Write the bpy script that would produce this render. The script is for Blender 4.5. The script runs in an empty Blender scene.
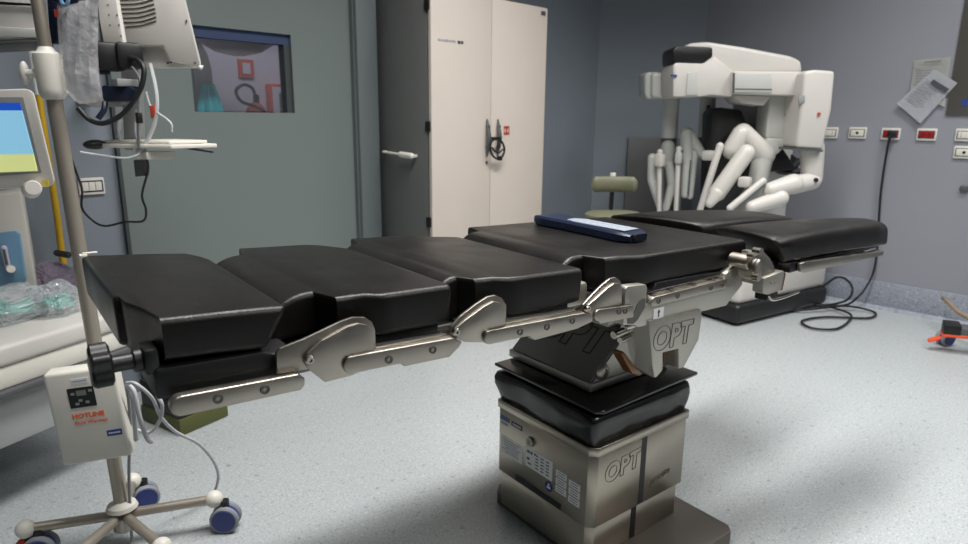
import bpy, bmesh, math, random
from mathutils import Vector, Matrix, noise
random.seed(4)
C = bpy.context.scene.collection
PI = math.pi
R = math.radians

# ------------------------------------------------------------------ materials
def lin(c):
    return tuple(((x/255)/12.92 if x/255 <= .04045 else ((x/255+.055)/1.055)**2.4) for x in c) + (1,)

def mat(name, rgb, rough=.5, metal=0., spec=.5, var=0., vscale=6., bump=0., bscale=200., coat=0.,
        emit=None, estr=0., trans=0., alpha=1., rvar=0.):
    m = bpy.data.materials.new(name); m.use_nodes = True
    nt = m.node_tree; b = nt.nodes['Principled BSDF']
    b.inputs['Base Color'].default_value = lin(rgb)
    b.inputs['Roughness'].default_value = rough
    b.inputs['Metallic'].default_value = metal
    b.inputs['Specular IOR Level'].default_value = spec
    b.inputs['Coat Weight'].default_value = coat
    b.inputs['Transmission Weight'].default_value = trans
    b.inputs['Alpha'].default_value = alpha
    if emit:
        b.inputs['Emission Color'].default_value = lin(emit); b.inputs['Emission Strength'].default_value = estr
    tc = nt.nodes.new('ShaderNodeTexCoord')
    if var or rvar:
        n = nt.nodes.new('ShaderNodeTexNoise'); n.inputs['Scale'].default_value = vscale; n.inputs['Detail'].default_value = 5
        nt.links.new(tc.outputs['Object'], n.inputs['Vector'])
        if var:
            r = nt.nodes.new('ShaderNodeMapRange'); r.inputs[1].default_value = .3; r.inputs[2].default_value = .7
            r.inputs[3].default_value = 1-var; r.inputs[4].default_value = 1+var
            nt.links.new(n.outputs['Fac'], r.inputs[0])
            mx = nt.nodes.new('ShaderNodeVectorMath'); mx.operation = 'SCALE'
            mx.inputs[0].default_value = lin(rgb)[:3]
            nt.links.new(r.outputs[0], mx.inputs['Scale']); nt.links.new(mx.outputs[0], b.inputs['Base Color'])
        if rvar:
            r = nt.nodes.new('ShaderNodeMapRange'); r.inputs[1].default_value = .3; r.inputs[2].default_value = .7
            r.inputs[3].default_value = max(.02, rough-rvar); r.inputs[4].default_value = min(1, rough+rvar)
            nt.links.new(n.outputs['Fac'], r.inputs[0]); nt.links.new(r.outputs[0], b.inputs['Roughness'])
    if bump:
        n2 = nt.nodes.new('ShaderNodeTexNoise'); n2.inputs['Scale'].default_value = bscale; n2.inputs['Detail'].default_value = 3
        nt.links.new(tc.outputs['Object'], n2.inputs['Vector'])
        bp = nt.nodes.new('ShaderNodeBump'); bp.inputs['Strength'].default_value = bump; bp.inputs['Distance'].default_value = .002
        nt.links.new(n2.outputs['Fac'], bp.inputs['Height']); nt.links.new(bp.outputs[0], b.inputs['Normal'])
    return m

def speckle(name, base, dark, light, s1=150., rough=.35, amount=.5):
    m = bpy.data.materials.new(name); m.use_nodes = True
    nt = m.node_tree; b = nt.nodes['Principled BSDF']; b.inputs['Roughness'].default_value = rough
    tc = nt.nodes.new('ShaderNodeTexCoord')
    def noi(scale, lo, hi):
        n = nt.nodes.new('ShaderNodeTexNoise'); n.inputs['Scale'].default_value = scale; n.inputs['Detail'].default_value = 2
        nt.links.new(tc.outputs['Object'], n.inputs['Vector'])
        r = nt.nodes.new('ShaderNodeMapRange'); r.inputs[1].default_value = lo; r.inputs[2].default_value = hi
        nt.links.new(n.outputs['Fac'], r.inputs[0]); return r.outputs[0]
    def mix(f, a, c):
        x = nt.nodes.new('ShaderNodeMix'); x.data_type = 'RGBA'
        nt.links.new(f, x.inputs[0])
        if isinstance(a, tuple): x.inputs[6].default_value = a
        else: nt.links.new(a, x.inputs[6])
        x.inputs[7].default_value = c; return x.outputs[2]
    o = mix(noi(s1, .55, .68), lin(base), lin(dark))
    o = mix(noi(s1*.63, .58, .72), o, lin(light))
    o = mix(noi(s1*.31, .62, .74), o, lin(dark))
    nt.links.new(o, b.inputs['Base Color'])
    r = nt.nodes.new('ShaderNodeTexNoise'); r.inputs['Scale'].default_value = 2.2
    nt.links.new(tc.outputs['Object'], r.inputs['Vector'])
    mr = nt.nodes.new('ShaderNodeMapRange'); mr.inputs[3].default_value = rough-.08; mr.inputs[4].default_value = rough+.12
    nt.links.new(r.outputs['Fac'], mr.inputs[0]); nt.links.new(mr.outputs[0], b.inputs['Roughness'])
    return m

M = {}
M['floor'] = speckle('speckled_vinyl', (178,183,184), (138,146,152), (200,204,204), 170)
M['skirt'] = speckle('speckled_skirting', (150,156,168), (118,124,138), (176,182,192), 110, .5)
M['wall'] = mat('blue_grey_paint', (147,149,158), .6, var=.02, vscale=3, bump=.05, bscale=300)
M['wall_b'] = mat('blue_paint', (130,138,147), .6, var=.02, vscale=3, bump=.05, bscale=300)
M['ceil'] = mat('ceiling_white', (222,222,218), .8)
M['door'] = mat('door_laminate', (116,125,123), .45, var=.02, vscale=2)
M['door_trim'] = mat('door_trim_paint', (104,113,113), .45)
M['seal'] = mat('dark_seal', (60,66,68), .6)
M['blueframe'] = mat('blue_frame', (58,72,104), .4)
M['vinyl'] = mat('black_vinyl', (19,17,15), .37, spec=.34, var=.1, vscale=9, bump=.25, bscale=420, rvar=.07)
M['blackpl'] = mat('black_plastic', (24,24,25), .42, bump=.05)
M['blackgl'] = mat('black_gloss_vinyl', (18,18,19), .22, var=.1, bump=.1, bscale=60)
M['steel'] = mat('satin_steel', (168,162,152), .36, 1., var=.03, vscale=20, rvar=.08)
M['steel_b'] = mat('brushed_steel', (168,161,148), .34, 1., var=.05, vscale=5, rvar=.06)
M['base_grey'] = mat('base_plate_grey', (104,98,92), .45, .6)
M['cover_grey'] = mat('cover_dark_grey', (124,123,119), .4, .35)
M['pole_steel'] = mat('pole_steel', (176,167,154), .38, .6)
M['steel_d'] = mat('dark_steel', (112,110,106), .45, .9)
M['alu'] = mat('cast_aluminium', (180,176,167), .42, .75, var=.02, rvar=.05)
M['chrome'] = mat('chrome', (190,185,176), .2, 1.)
M['brownpl'] = mat('copper_brown', (120,84,56), .35, .5)
M['engrave_l'] = mat('faint_engraving', (112,106,97), .5, .4)
M['engrave'] = mat('engraved_line', (92,87,80), .5, .3)
M['white'] = mat('white_shell', (210,206,200), .32, var=.015)
M['white_g'] = mat('grey_white_shell', (196,197,192), .35, var=.015)
M['whitepl'] = mat('white_plastic', (226,222,212), .4, var=.02)
M['beige'] = mat('beige_laminate', (204,193,183), .5, var=.015)
M['beigepl'] = mat('beige_plastic', (226,221,214), .45, var=.02)
M['cabside'] = mat('cabinet_side_grey', (104,105,104), .5, var=.02)
M['greypl'] = mat('grey_plastic', (150,152,152), .45, var=.02)
M['greyd'] = mat('dark_grey_plastic', (84,86,88), .45)
M['machgrey'] = mat('machine_grey', (168,172,172), .4)
M['blue'] = mat('caster_blue', (44,58,122), .4)
M['navy'] = mat('navy_plastic', (20,30,52), .38, bump=.05)
M['tyre'] = mat('grey_tyre', (140,143,150), .6)
M['orange'] = mat('orange_plastic', (235,88,48), .45)
M['orangetx'] = mat('orange_print', (244,116,62), .5)
M['red'] = mat('red_plastic', (168,30,34), .35)
M['socketred'] = mat('red_socket', (150,22,32), .35)
M['redsign'] = mat('red_print', (190,72,56), .5)
M['olive'] = mat('olive_vinyl', (104,104,84), .55, var=.06, bump=.15)
M['green'] = mat('olive_green_rubber', (82,86,42), .5, var=.05)
M['labelgrey'] = mat('keypad_foil', (138,145,156), .45)
M['paper'] = mat('paper', (222,224,230), .7)
M['paper2'] = mat('paper_cream', (214,214,208), .7)
M['ink'] = mat('ink', (70,74,84), .7)
M['inkl'] = mat('faint_print', (150,155,168), .7)
M['label'] = mat('white_label', (236,236,234), .5)
M['labelblue'] = mat('blue_label', (40,66,140), .5)
M['black'] = mat('black_paint', (16,16,18), .5)
M['cable'] = mat('black_rubber', (22,23,25), .5)
M['cablew'] = mat('grey_white_cable', (196,198,200), .45)
M['cableg'] = mat('grey_cable', (140,142,146), .5)
M['yellow'] = mat('yellow_hose', (196,156,32), .45)
M['yellowlab'] = mat('yellow_label', (222,200,60), .5)
M['teal'] = mat('teal_cloth', (40,146,156), .85, var=.15, vscale=14)
M['tealtube'] = mat('teal_tubing', (96,186,170), .35)
M['flow'] = mat('flowmeter_blue', (120,160,190), .35)
M['tan'] = mat('tan_tube', (196,176,150), .45)
M['lav'] = mat('lavender_paint', (190,186,200), .6)
M['scrblue'] = mat('screen_sky', (90,150,190), .3, emit=(150,206,232), estr=.75)
M['scrdark'] = mat('screen_header', (20,60,160), .3, emit=(36,86,196), estr=.7)
M['scryel'] = mat('screen_yellow', (190,200,120), .3, emit=(214,220,150), estr=.7)
M['lcd'] = mat('lcd_grey', (120,128,120), .3)
M['viewer'] = mat('stainless_panel', (112,110,104), .4, .7)
M['purple'] = mat('purple_grey_wrap', (126,116,132), .5)

def film(name, rgb, a=.3, rough=.12):
    m = bpy.data.materials.new(name); m.use_nodes = True
    nt = m.node_tree; b = nt.nodes['Principled BSDF']
    b.inputs['Base Color'].default_value = lin(rgb); b.inputs['Roughness'].default_value = rough
    b.inputs['Alpha'].default_value = a; b.inputs['Coat Weight'].default_value = .6
    tc = nt.nodes.new('ShaderNodeTexCoord'); n = nt.nodes.new('ShaderNodeTexNoise'); n.inputs['Scale'].default_value = 30
    n.inputs['Detail'].default_value = 4
    nt.links.new(tc.outputs['Object'], n.inputs['Vector'])
    bp = nt.nodes.new('ShaderNodeBump'); bp.inputs['Strength'].default_value = .8; bp.inputs['Distance'].default_value = .012
    nt.links.new(n.outputs['Fac'], bp.inputs['Height']); nt.links.new(bp.outputs[0], b.inputs['Normal'])
    return m
M['film'] = film('clear_plastic_film', (222,228,232), .34)
M['bag'] = film('clear_bag', (206,203,204), .46, .25)
M['glass'] = film('window_glass', (200,206,214), .06, .03)
for nd in list(M['glass'].node_tree.nodes):
    if nd.type == 'BUMP': nd.inputs['Strength'].default_value = 0

# ------------------------------------------------------------------ mesh helpers
class MB:
    def __init__(s): s.bm = bmesh.new()
    def _xf(s, geo, mtx):
        if mtx is not None: bmesh.ops.transform(s.bm, matrix=mtx, verts=geo)
    def box(s, c, size, mtx=None, bev=0., seg=2):
        r = bmesh.ops.create_cube(s.bm, size=1.)
        vs = r['verts']
        bmesh.ops.scale(s.bm, vec=Vector(size), verts=vs)
        bmesh.ops.translate(s.bm, vec=Vector(c), verts=vs)
        if bev:
            es = list({e for v in vs for e in v.link_edges})
            rr = bmesh.ops.bevel(s.bm, geom=es, offset=bev, segments=seg, affect='EDGES', profile=.5)
            vs = list({v for f in rr['faces'] for v in f.verts} | {v for v in vs if v.is_valid})
        s._xf(vs, mtx); return s
    def prism(s, pts, vec, bev=0., seg=2, mtx=None):
        """polygon of 3D points swept along vec"""
        vec = Vector(vec); n = len(pts)
        a = [s.bm.verts.new(Vector(p)) for p in pts]; b = [s.bm.verts.new(Vector(p)+vec) for p in pts]
        fs = [s.bm.faces.new(a), s.bm.faces.new(b[::-1])]
        for i in range(n):
            fs.append(s.bm.faces.new((a[i], b[i], b[(i+1) % n], a[(i+1) % n])))
        bmesh.ops.recalc_face_normals(s.bm, faces=fs)
        vs = a+b
        if bev:
            es = list({e for f in fs for e in f.edges})
            rr = bmesh.ops.bevel(s.bm, geom=es, offset=bev, segments=seg, affect='EDGES', profile=.5, clamp_overlap=True)
            vs = list({v for f in rr['faces'] for v in f.verts} | {v for v in vs if v.is_valid})
        s._xf(vs, mtx); return s
    def ring(s, c, ax, r, n=16, ry=None, side=None):
        ax = Vector(ax).normalized()
        if side is None:
            side = ax.cross(Vector((0, 0, 1)))
            if side.length < .05: side = ax.cross(Vector((0, 1, 0)))
        side = (side - ax*side.dot(ax)).normalized(); up = side.cross(ax)
        ry = ry or r
        return [s.bm.verts.new(Vector(c)+side*math.cos(2*PI*i/n)*r+up*math.sin(2*PI*i/n)*ry) for i in range(n)]
    def skin(s, rings, cap=True):
        fs = []
        for a, b in zip(rings, rings[1:]):
            n = len(a)
            for i in range(n): fs.append(s.bm.faces.new((a[i], a[(i+1) % n], b[(i+1) % n], b[i])))
        if cap: fs += [s.bm.faces.new(rings[0][::-1]), s.bm.faces.new(rings[-1])]
        bmesh.ops.recalc_face_normals(s.bm, faces=fs); return s
    def cyl(s, p, q, r, r2=None, n=20, bev=0.):
        p = Vector(p); q = Vector(q); d = q-p; r2 = r if r2 is None else r2
        if bev:
            e = d.normalized()*bev
            return s.skin([s.ring(p, d, r-bev, n), s.ring(p+e, d, r, n), s.ring(q-e, d, r2, n), s.ring(q, d, r2-bev, n)])
        return s.skin([s.ring(p, d, r, n), s.ring(q, d, r2, n)])
    def capsule(s, p, q, r, r2=None, n=16):
        p = Vector(p); q = Vector(q); d = (q-p).normalized(); r2 = r if r2 is None else r2
        rg = []
        for k in range(5):
            a = PI/2*(k+.35)/5.35
            rg.append(s.ring(p-d*r*math.cos(a), d, r*math.sin(a), n))
        rg.append(s.ring(p, d, r, n)); rg.append(s.ring(q, d, r2, n))
        for k in range(4, -1, -1):
            a = PI/2*(k+.35)/5.35
            rg.append(s.ring(q+d*r2*math.cos(a), d, r2*math.sin(a), n))
        return s.skin(rg)
    def ball(s, c, r, sx=1., sy=1., sz=1., n=20):
        m = Matrix.Translation(Vector(c)) @ Matrix.Diagonal((r*sx, r*sy, r*sz, 1))
        bmesh.ops.create_uvsphere(s.bm, u_segments=n, v_segments=n*2//3, radius=1., matrix=m); return s
    def tube(s, pts, r, n=8, sub=6, closed=False):
        P = [Vector(p) for p in pts]; out = []
        m = len(P)
        rng = range(m) if closed else range(m-1)
        for i in rng:
            p0 = P[(i-1) % m] if closed or i > 0 else P[0]*2-P[1]
            p1 = P[i]; p2 = P[(i+1) % m]
            p3 = P[(i+2) % m] if closed or i+2 < m else P[-1]*2-P[-2]
            for k in range(sub):
                t = k/sub
                out.append(.5*((2*p1)+(p2-p0)*t+(2*p0-5*p1+4*p2-p3)*t*t+(3*p1-p0-3*p2+p3)*t**3))
        if not closed: out.append(P[-1])
        else: out.append(out[0].copy())
        rg = []; side = None
        for i, p in enumerate(out):
            d = out[min(i+1, len(out)-1)]-out[max(i-1, 0)]
            if d.length < 1e-9: d = Vector((0, 0, 1))
            d.normalize()
            if side is None:
                side = d.cross(Vector((0, 0, 1)))
                if side.length < .1: side = d.cross(Vector((1, 0, 0)))
            side = (side-d*side.dot(d)).normalized()
            rg.append(s.ring(p, d, r, n, side=side.copy()))
        return s.skin(rg)
    def lathe(s, prof, c, ax=(0, 0, 1), n=28):
        c = Vector(c); ax = Vector(ax).normalized()
        return s.skin([s.ring(c+ax*h, ax, max(r, 1e-4), n) for r, h in prof])
    def add_mesh(s, me, mtx):
        k = len(s.bm.verts); s.bm.from_mesh(me); s.bm.verts.ensure_lookup_table()
        bmesh.ops.transform(s.bm, matrix=mtx, verts=s.bm.verts[k:]); return s

SPLIT = {'pivot_bolts': 'pivot_bolt', 'rail_screws': 'rail_screw', 'rail_posts': 'rail_post', 'hinge_bolts': 'hinge_bolt', 'base_wheels': 'base_wheel',
         'guide_slots': 'guide_slot', 'vent_slots': 'vent_slot', 'screws': 'screw', 'mount_holes': 'mount_hole', 'wheels': 'wheel',
         'control_keys': 'control_key', 'vent_slats': 'vent_slat', 'hose_fitting': 'hose_fitting', 'window_side_frame': 'window_side_frame',
         'centre_frame': 'centre_frame', 'back_frame': 'back_frame', 'orange_bumper': 'orange_bumper', 'seam': 'seam', 'hook': 'hook', 'tube': 'tube'}
def islands(bm):
    seen = set(); out = []
    for v in bm.verts:
        if v in seen: continue
        st = [v]; seen.add(v); isl = []
        while st:
            x = st.pop(); isl.append(x)
            for e in x.link_edges:
                y = e.other_vert(x)
                if y not in seen: seen.add(y); st.append(y)
        out.append(isl)
    return out
def obj(name, mb, m, parent=None, loc=None, smooth=35, label=None):
    if name in SPLIT:
        name = SPLIT[name]
        mb.bm.verts.index_update(); isl = islands(mb.bm)
        if len(isl) > 1:
            o = None
            for part in isl:
                nb_ = MB(); mp_ = {v: nb_.bm.verts.new(v.co) for v in part}
                for f in {f for v in part for f in v.link_faces}: nb_.bm.faces.new([mp_[v] for v in f.verts])
                o = obj_one(name, nb_, m, parent, loc, smooth, label)
            mb.bm.free(); return o
    return obj_one(name, mb, m, parent, loc, smooth, label)
def obj_one(name, mb, m, parent=None, loc=None, smooth=35, label=None):
    me = bpy.data.meshes.new(name)
    mb.bm.normal_update(); mb.bm.to_mesh(me); mb.bm.free()
    for p in me.polygons: p.use_smooth = True
    me.set_sharp_from_angle(angle=R(smooth))
    me.materials.append(M[m] if isinstance(m, str) else m)
    o = bpy.data.objects.new(name, me); C.objects.link(o)
    if parent: o.parent = parent
    if loc: o.location = loc
    if label: o['label'] = label
    return o

def thing(name, label, cat, loc=(0, 0, 0), rz=0, group=None):
    o = bpy.data.objects.new(name, None); C.objects.link(o); o.empty_display_size = .1
    o.location = loc; o.rotation_euler = (0, 0, rz); o['label'] = label; o['category'] = cat
    if group: o['group'] = group
    return o
def tag(o, label, cat, group=None):
    o['label'] = label; o['category'] = cat
    if group: o['group'] = group
    return o
def struct(name, mb, m, smooth=35):
    o = obj(name, mb, m, smooth=smooth); o['kind'] = 'structure'; return o
def world(root, mb):
    """geometry given in world coordinates, moved into the frame of root"""
    mtx = Matrix()
    while root:
        mtx = Matrix.Translation(root.location) @ root.rotation_euler.to_matrix().to_4x4() @ mtx; root = root.parent
    bmesh.ops.transform(mb.bm, matrix=mtx.inverted(), verts=mb.bm.verts); return mb
def wobj(name, mb, m, root, **k): return obj(name, world(root, mb), m, root, **k)
def quad(pts, vec, bev=0.): return MB().prism(pts, vec, bev)

def text_mesh(body, size, outline=0., depth=.0006, shear=0., bold=0.):
    cu = bpy.data.curves.new('t', 'FONT'); cu.body = body; cu.size = size; cu.shear = shear
    cu.align_x = 'CENTER'; cu.align_y = 'CENTER'; cu.resolution_u = 4
    if outline: cu.fill_mode = 'NONE'; cu.offset = bold; cu.bevel_depth = outline; cu.bevel_resolution = 1
    else: cu.extrude = depth; cu.offset = bold
    t = bpy.data.objects.new('t', cu); C.objects.link(t)
    dg = bpy.context.evaluated_depsgraph_get(); dg.update()
    me = bpy.data.meshes.new_from_object(t.evaluated_get(dg))
    bpy.data.objects.remove(t); return me
def frame(o, x, y):
    """matrix with given origin, x and y directions"""
    x = Vector(x).normalized(); y = Vector(y); y = (y-x*y.dot(x)).normalized(); z = x.cross(y)
    m = Matrix((x, y, z)).transposed().to_4x4(); m.translation = Vector(o); return m

# ------------------------------------------------------------------ camera
cam = bpy.data.cameras.new('camera'); co = bpy.data.objects.new('camera', cam); C.objects.link(co)
pt, rl = R(13.43), R(.6); S = math.sqrt(.5)
Fv = Vector((S, S, 0)); Rv = Vector((S, -S, 0)); Uv = Vector((0, 0, 1))
fw = Fv*math.cos(pt)-Uv*math.sin(pt); u0 = Uv*math.cos(pt)+Fv*math.sin(pt)
up = u0*math.cos(rl)-Rv*math.sin(rl); rt = Rv*math.cos(rl)+u0*math.sin(rl)
mm = Matrix((rt, up, -fw)).transposed().to_4x4(); mm.translation = (0, 0, 1.10)
co.matrix_world = mm
cam.sensor_width = 36; cam.lens = 36*645/968; cam.clip_start = .02
cam.dof.use_dof = True; cam.dof.focus_distance = 1.25; cam.dof.aperture_fstop = 5.6
bpy.context.scene.camera = co

# ------------------------------------------------------------------ the room
XR, YB, XL, YF, ZC = 4.36, 2.72, -2.8, -4.2, 2.9
CX, CY = 3.80, 2.24          # where the angled corner wall meets the two walls
def slab(pts, vec): return MB().prism(pts, vec)
struct('floor', slab([(XL-.1, YF-.1, 0), (XR+.1, YF-.1, 0), (XR+.1, YB+2.2, 0), (XL-.1, YB+2.2, 0)], (0, 0, -.1)), 'floor')
struct('ceiling', slab([(XL-.1, YF-.1, ZC), (XR+.1, YF-.1, ZC), (XR+.1, YB+2.2, ZC), (XL-.1, YB+2.2, ZC)], (0, 0, .1)), 'ceil')
struct('wall_right', MB().box((XR+.05, (YF+CY)/2, ZC/2), (.1, CY-YF, ZC)), 'wall')
struct('wall_corner', slab([(XR, CY, 0), (CX, YB, 0), (CX+.07, YB+.08, 0), (XR+.1, CY+.02, 0)], (0, 0, ZC)), 'wall_b')
DX0, DX1 = .765, 1.80        # the door with the window
wb = MB().box(((DX1+.12+CX+.1)/2, YB+.05, ZC/2), (CX+.1-DX1-.12, .1, ZC))
struct('wall_back', wb, 'wall_b')
struct('wall_back_left', MB().box(((XL+DX0)/2, YB+.05, ZC/2), (DX0-XL, .1, ZC)), 'wall_b')
struct('wall_above_door', MB().box(((DX0+DX1+.12)/2, YB+.05, (2.2+ZC)/2), (DX1+.12-DX0, .1, ZC-2.2)), 'wall_b')
struct('wall_left', MB().box((XL-.05, (YF+YB)/2, ZC/2), (.1, YB-YF, ZC)), 'wall')
struct('wall_front', MB().box(((XL+XR)/2, YF-.05, ZC/2), (XR-XL, .1, ZC)), 'wall')
bb = MB().box((XR-.006, (YF+CY)/2, .083), (.012, CY-YF, .166), bev=.004)
bb.prism([(XR-.012, YF, .02), (XR-.012, YF, 0), (XR-.035, YF, 0)], (0, CY-YF, 0))
struct('baseboard_right', bb, 'skirt')
nb = Vector((CX-XR, YB-CY, 0)).normalized(); nn = Vector((-nb.y, nb.x, 0))*-1
if nn.x > 0: nn = -nn
struct('baseboard_corner', slab([Vector((XR, CY, 0)), Vector((CX, YB, 0)), Vector((CX, YB, 0))+nn*.012, Vector((XR, CY, 0))+nn*.012], (0, 0, .166)), 'skirt')
struct('baseboard_back', MB().box(((DX1+.12+CX)/2, YB-.006, .083), (CX-DX1-.12, .012, .166)), 'skirt')
# weld line in the right-hand skirting top
# door leaf with the window opening
WX0, WX1, WZ0, WZ1 = 1.055, 1.495, 1.113, 1.443
d = MB(); YD = YB-.02
for x0, x1, z0, z1 in ((DX0, WX0, .01, 2.2), (WX1, DX1, .01, 2.2), (WX0, WX1, .01, WZ0), (WX0, WX1, WZ1, 2.2)):
    d.box(((x0+x1)/2, YD+.03, (z0+z1)/2), (x1-x0, .06, z1-z0))
door = struct('door_1', d, 'door')
obj('door_edge_strip', MB().box((DX0-.006, YD+.02, 1.1), (.012, .05, 2.2)), 'seal', door)
f = MB(); f.box(((WX0+WX1)/2, YD+.040, WZ1-.021), (WX1-WX0, .05, .042))
w1 = struct('window_1', f, 'blueframe')
f = MB(); f.box((WX1-.014, YD+.040, (WZ0+WZ1-.042)/2), (.028, .05, WZ1-WZ0-.042)); f.box((WX0+.008, YD+.040, (WZ0+WZ1-.042)/2), (.016, .05, WZ1-WZ0-.042))
obj('window_side_frame', f, 'seal', w1)
obj('window_pane', MB().box(((WX0+WX1)/2, YD+.055, (WZ0+WZ1)/2-.02), (WX1-WX0-.05, .006, WZ1-WZ0-.05)), 'glass', w1)
t_ = MB(); t_.box((DX1+.06, YB-.02, 1.12), (.115, .10, 2.24), bev=.006)
struct('trim_1', t_, 'door_trim')
struct('trim_2', MB().box((DX1+.0, YB-.022, 1.1), (.006, .05, 2.2)), 'door_trim')
# corridor seen through the window
YC = 4.1
struct('wall_corridor', MB().box((2.4, YC+.05, ZC/2), (4.2, .1, ZC)), 'lav')
struct('wall_corridor_side', MB().box((.3, (YB+YC)/2, ZC/2), (.1, YC-YB-.1, ZC)), 'lav')
struct('wall_corridor_end', MB().box((4.45, (YB+.3+YC)/2, ZC/2), (.1, YC-YB-.3, ZC)), 'lav')
sg = thing('fire_sign', 'small square white sign with red border seen through the door window', 'sign', (1.9373, 4.0900, 1.3373))
x0, y0_, z0 = (1.8914, 4.0900, 1.3351); x1, y1_, z1 = (1.9920, 4.0900, 1.4437)
wobj('board', MB().box(((x0+x1)/2, YC-.008, (z0+z1)/2), (x1-x0, .012, z1-z0)), 'redsign', sg)
wobj('face', MB().box(((x0+x1)/2, YC-.016, (z0+z1)/2), ((x1-x0)*.5, .006, (z1-z0)*.6)), 'lav', sg)
x0, y0_, z0 = (2.0645, 4.0900, 1.0405); x1, y1_, z1 = (2.2397, 4.0900, 1.3009)
hc = thing('hose_cabinet', 'red framed wall cabinet with grey glass seen through the door window', 'cabinet', (x0, YC, z0))
wobj('frame', MB().box(((x0+x1)/2, YC-.03, (z0+z1)/2), (x1-x0, .06, z1-z0), bev=.008), 'redsign', hc)
wobj('inner_panel', MB().box(((x0+x1)/2, YC-.062, (z0+z1)/2), ((x1-x0)*.78, .006, (z1-z0)*.86)), 'lav', hc)
wobj('glass_panel', MB().box(((x0+x1)/2+.02, YC-.068, (z0+z1)/2-.02), ((x1-x0)*.5, .006, (z1-z0)*.72)), 'greyd', hc)
ex, ey, ez = (1.9366, 3.9800, 1.1525)
fe = thing('fire_extinguisher', 'red fire extinguisher with black hose loop seen through the door window', 'fire extinguisher', (ex, 3.98, ez-.4))
wobj('cylinder', MB().lathe([(.05, -.42), (.075, -.40), (.075, -.05), (.05, .0), (.02, .03)], (ex, 3.98, ez)), 'redsign', fe)
wobj('hose', MB().tube([(ex+.0, 3.97, ez+.05), (ex-.03, 3.95, ez+.11), (ex-.09, 3.94, ez+.13), (ex-.14, 3.94, ez+.09), (ex-.12, 3.92, ez+.03), (ex-.04, 3.90, ez+.0), (ex+.03, 3.89, ez-.05), (ex+.05, 3.89, ez-.15)], .010), 'black', fe)
wobj('valve', MB().box((ex, 3.97, ez+.05), (.03, .03, .05), bev=.004), 'black', fe)
wobj('bracket', MB().box((ex, 4.05, ez-.2), (.06, .12, .08)), 'greyd', fe)
lx, ly, lz = (1.6681, 3.6000, 1.4179)
tag(obj('hanging_lamp', MB().lathe([(.02, 1.30), (.02, .16), (.14, .15), (.22, .12), (.24, .08), (.20, .02), (.12, -.03), (.03, -.05)], (lx, 3.6, lz+.05)), 'white'), 'round grey hanging lamp seen through the top of the door window', 'lamp')
gx, gy, gz = (1.2428, 3.0000, 1.2008)
gm = MB()
gm.skin([gm.ring((gx, 3.0, gz+.035-.06*k-.015*(k > 0)), (0, 0, 1), r, 20, ry=r*.7) for k, r in enumerate((.02, .045, .055, .058, .062, .068, .072, .078, .08, .08, .08))])
for v_ in gm.bm.verts:
    a = math.atan2(v_.co.y-3.0, v_.co.x-gx); v_.co.x += .008*math.cos(6*a)*math.cos(a); v_.co.y += .008*math.cos(6*a)*math.sin(a)
gw = thing('teal_gown', 'teal cloth gown hanging just behind the door window, lower left', 'gown', (gx, 3.0, 0))
wobj('cloth', gm, 'teal', gw)
wobj('stand', MB().cyl((gx, 3.0, 0), (gx, 3.0, gz+.02), .012).cyl((gx, 3.0, 0), (gx, 3.0, .02), .15), 'steel_d', gw)
kx, ky, kz = (1.5894, 3.9000, 1.3247)
ck = MB(); ck.skin([ck.ring((kx+.01, 4.058, kz+.22-.09*k), (0, 0, 1), r, 16, ry=.05) for k, r in enumerate((.04, .09, .11, .11, .12, .12))])
tag(obj('dark_coat', ck, 'cabside'), 'dark grey coat hanging on the far wall behind the door window', 'coat')

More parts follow.
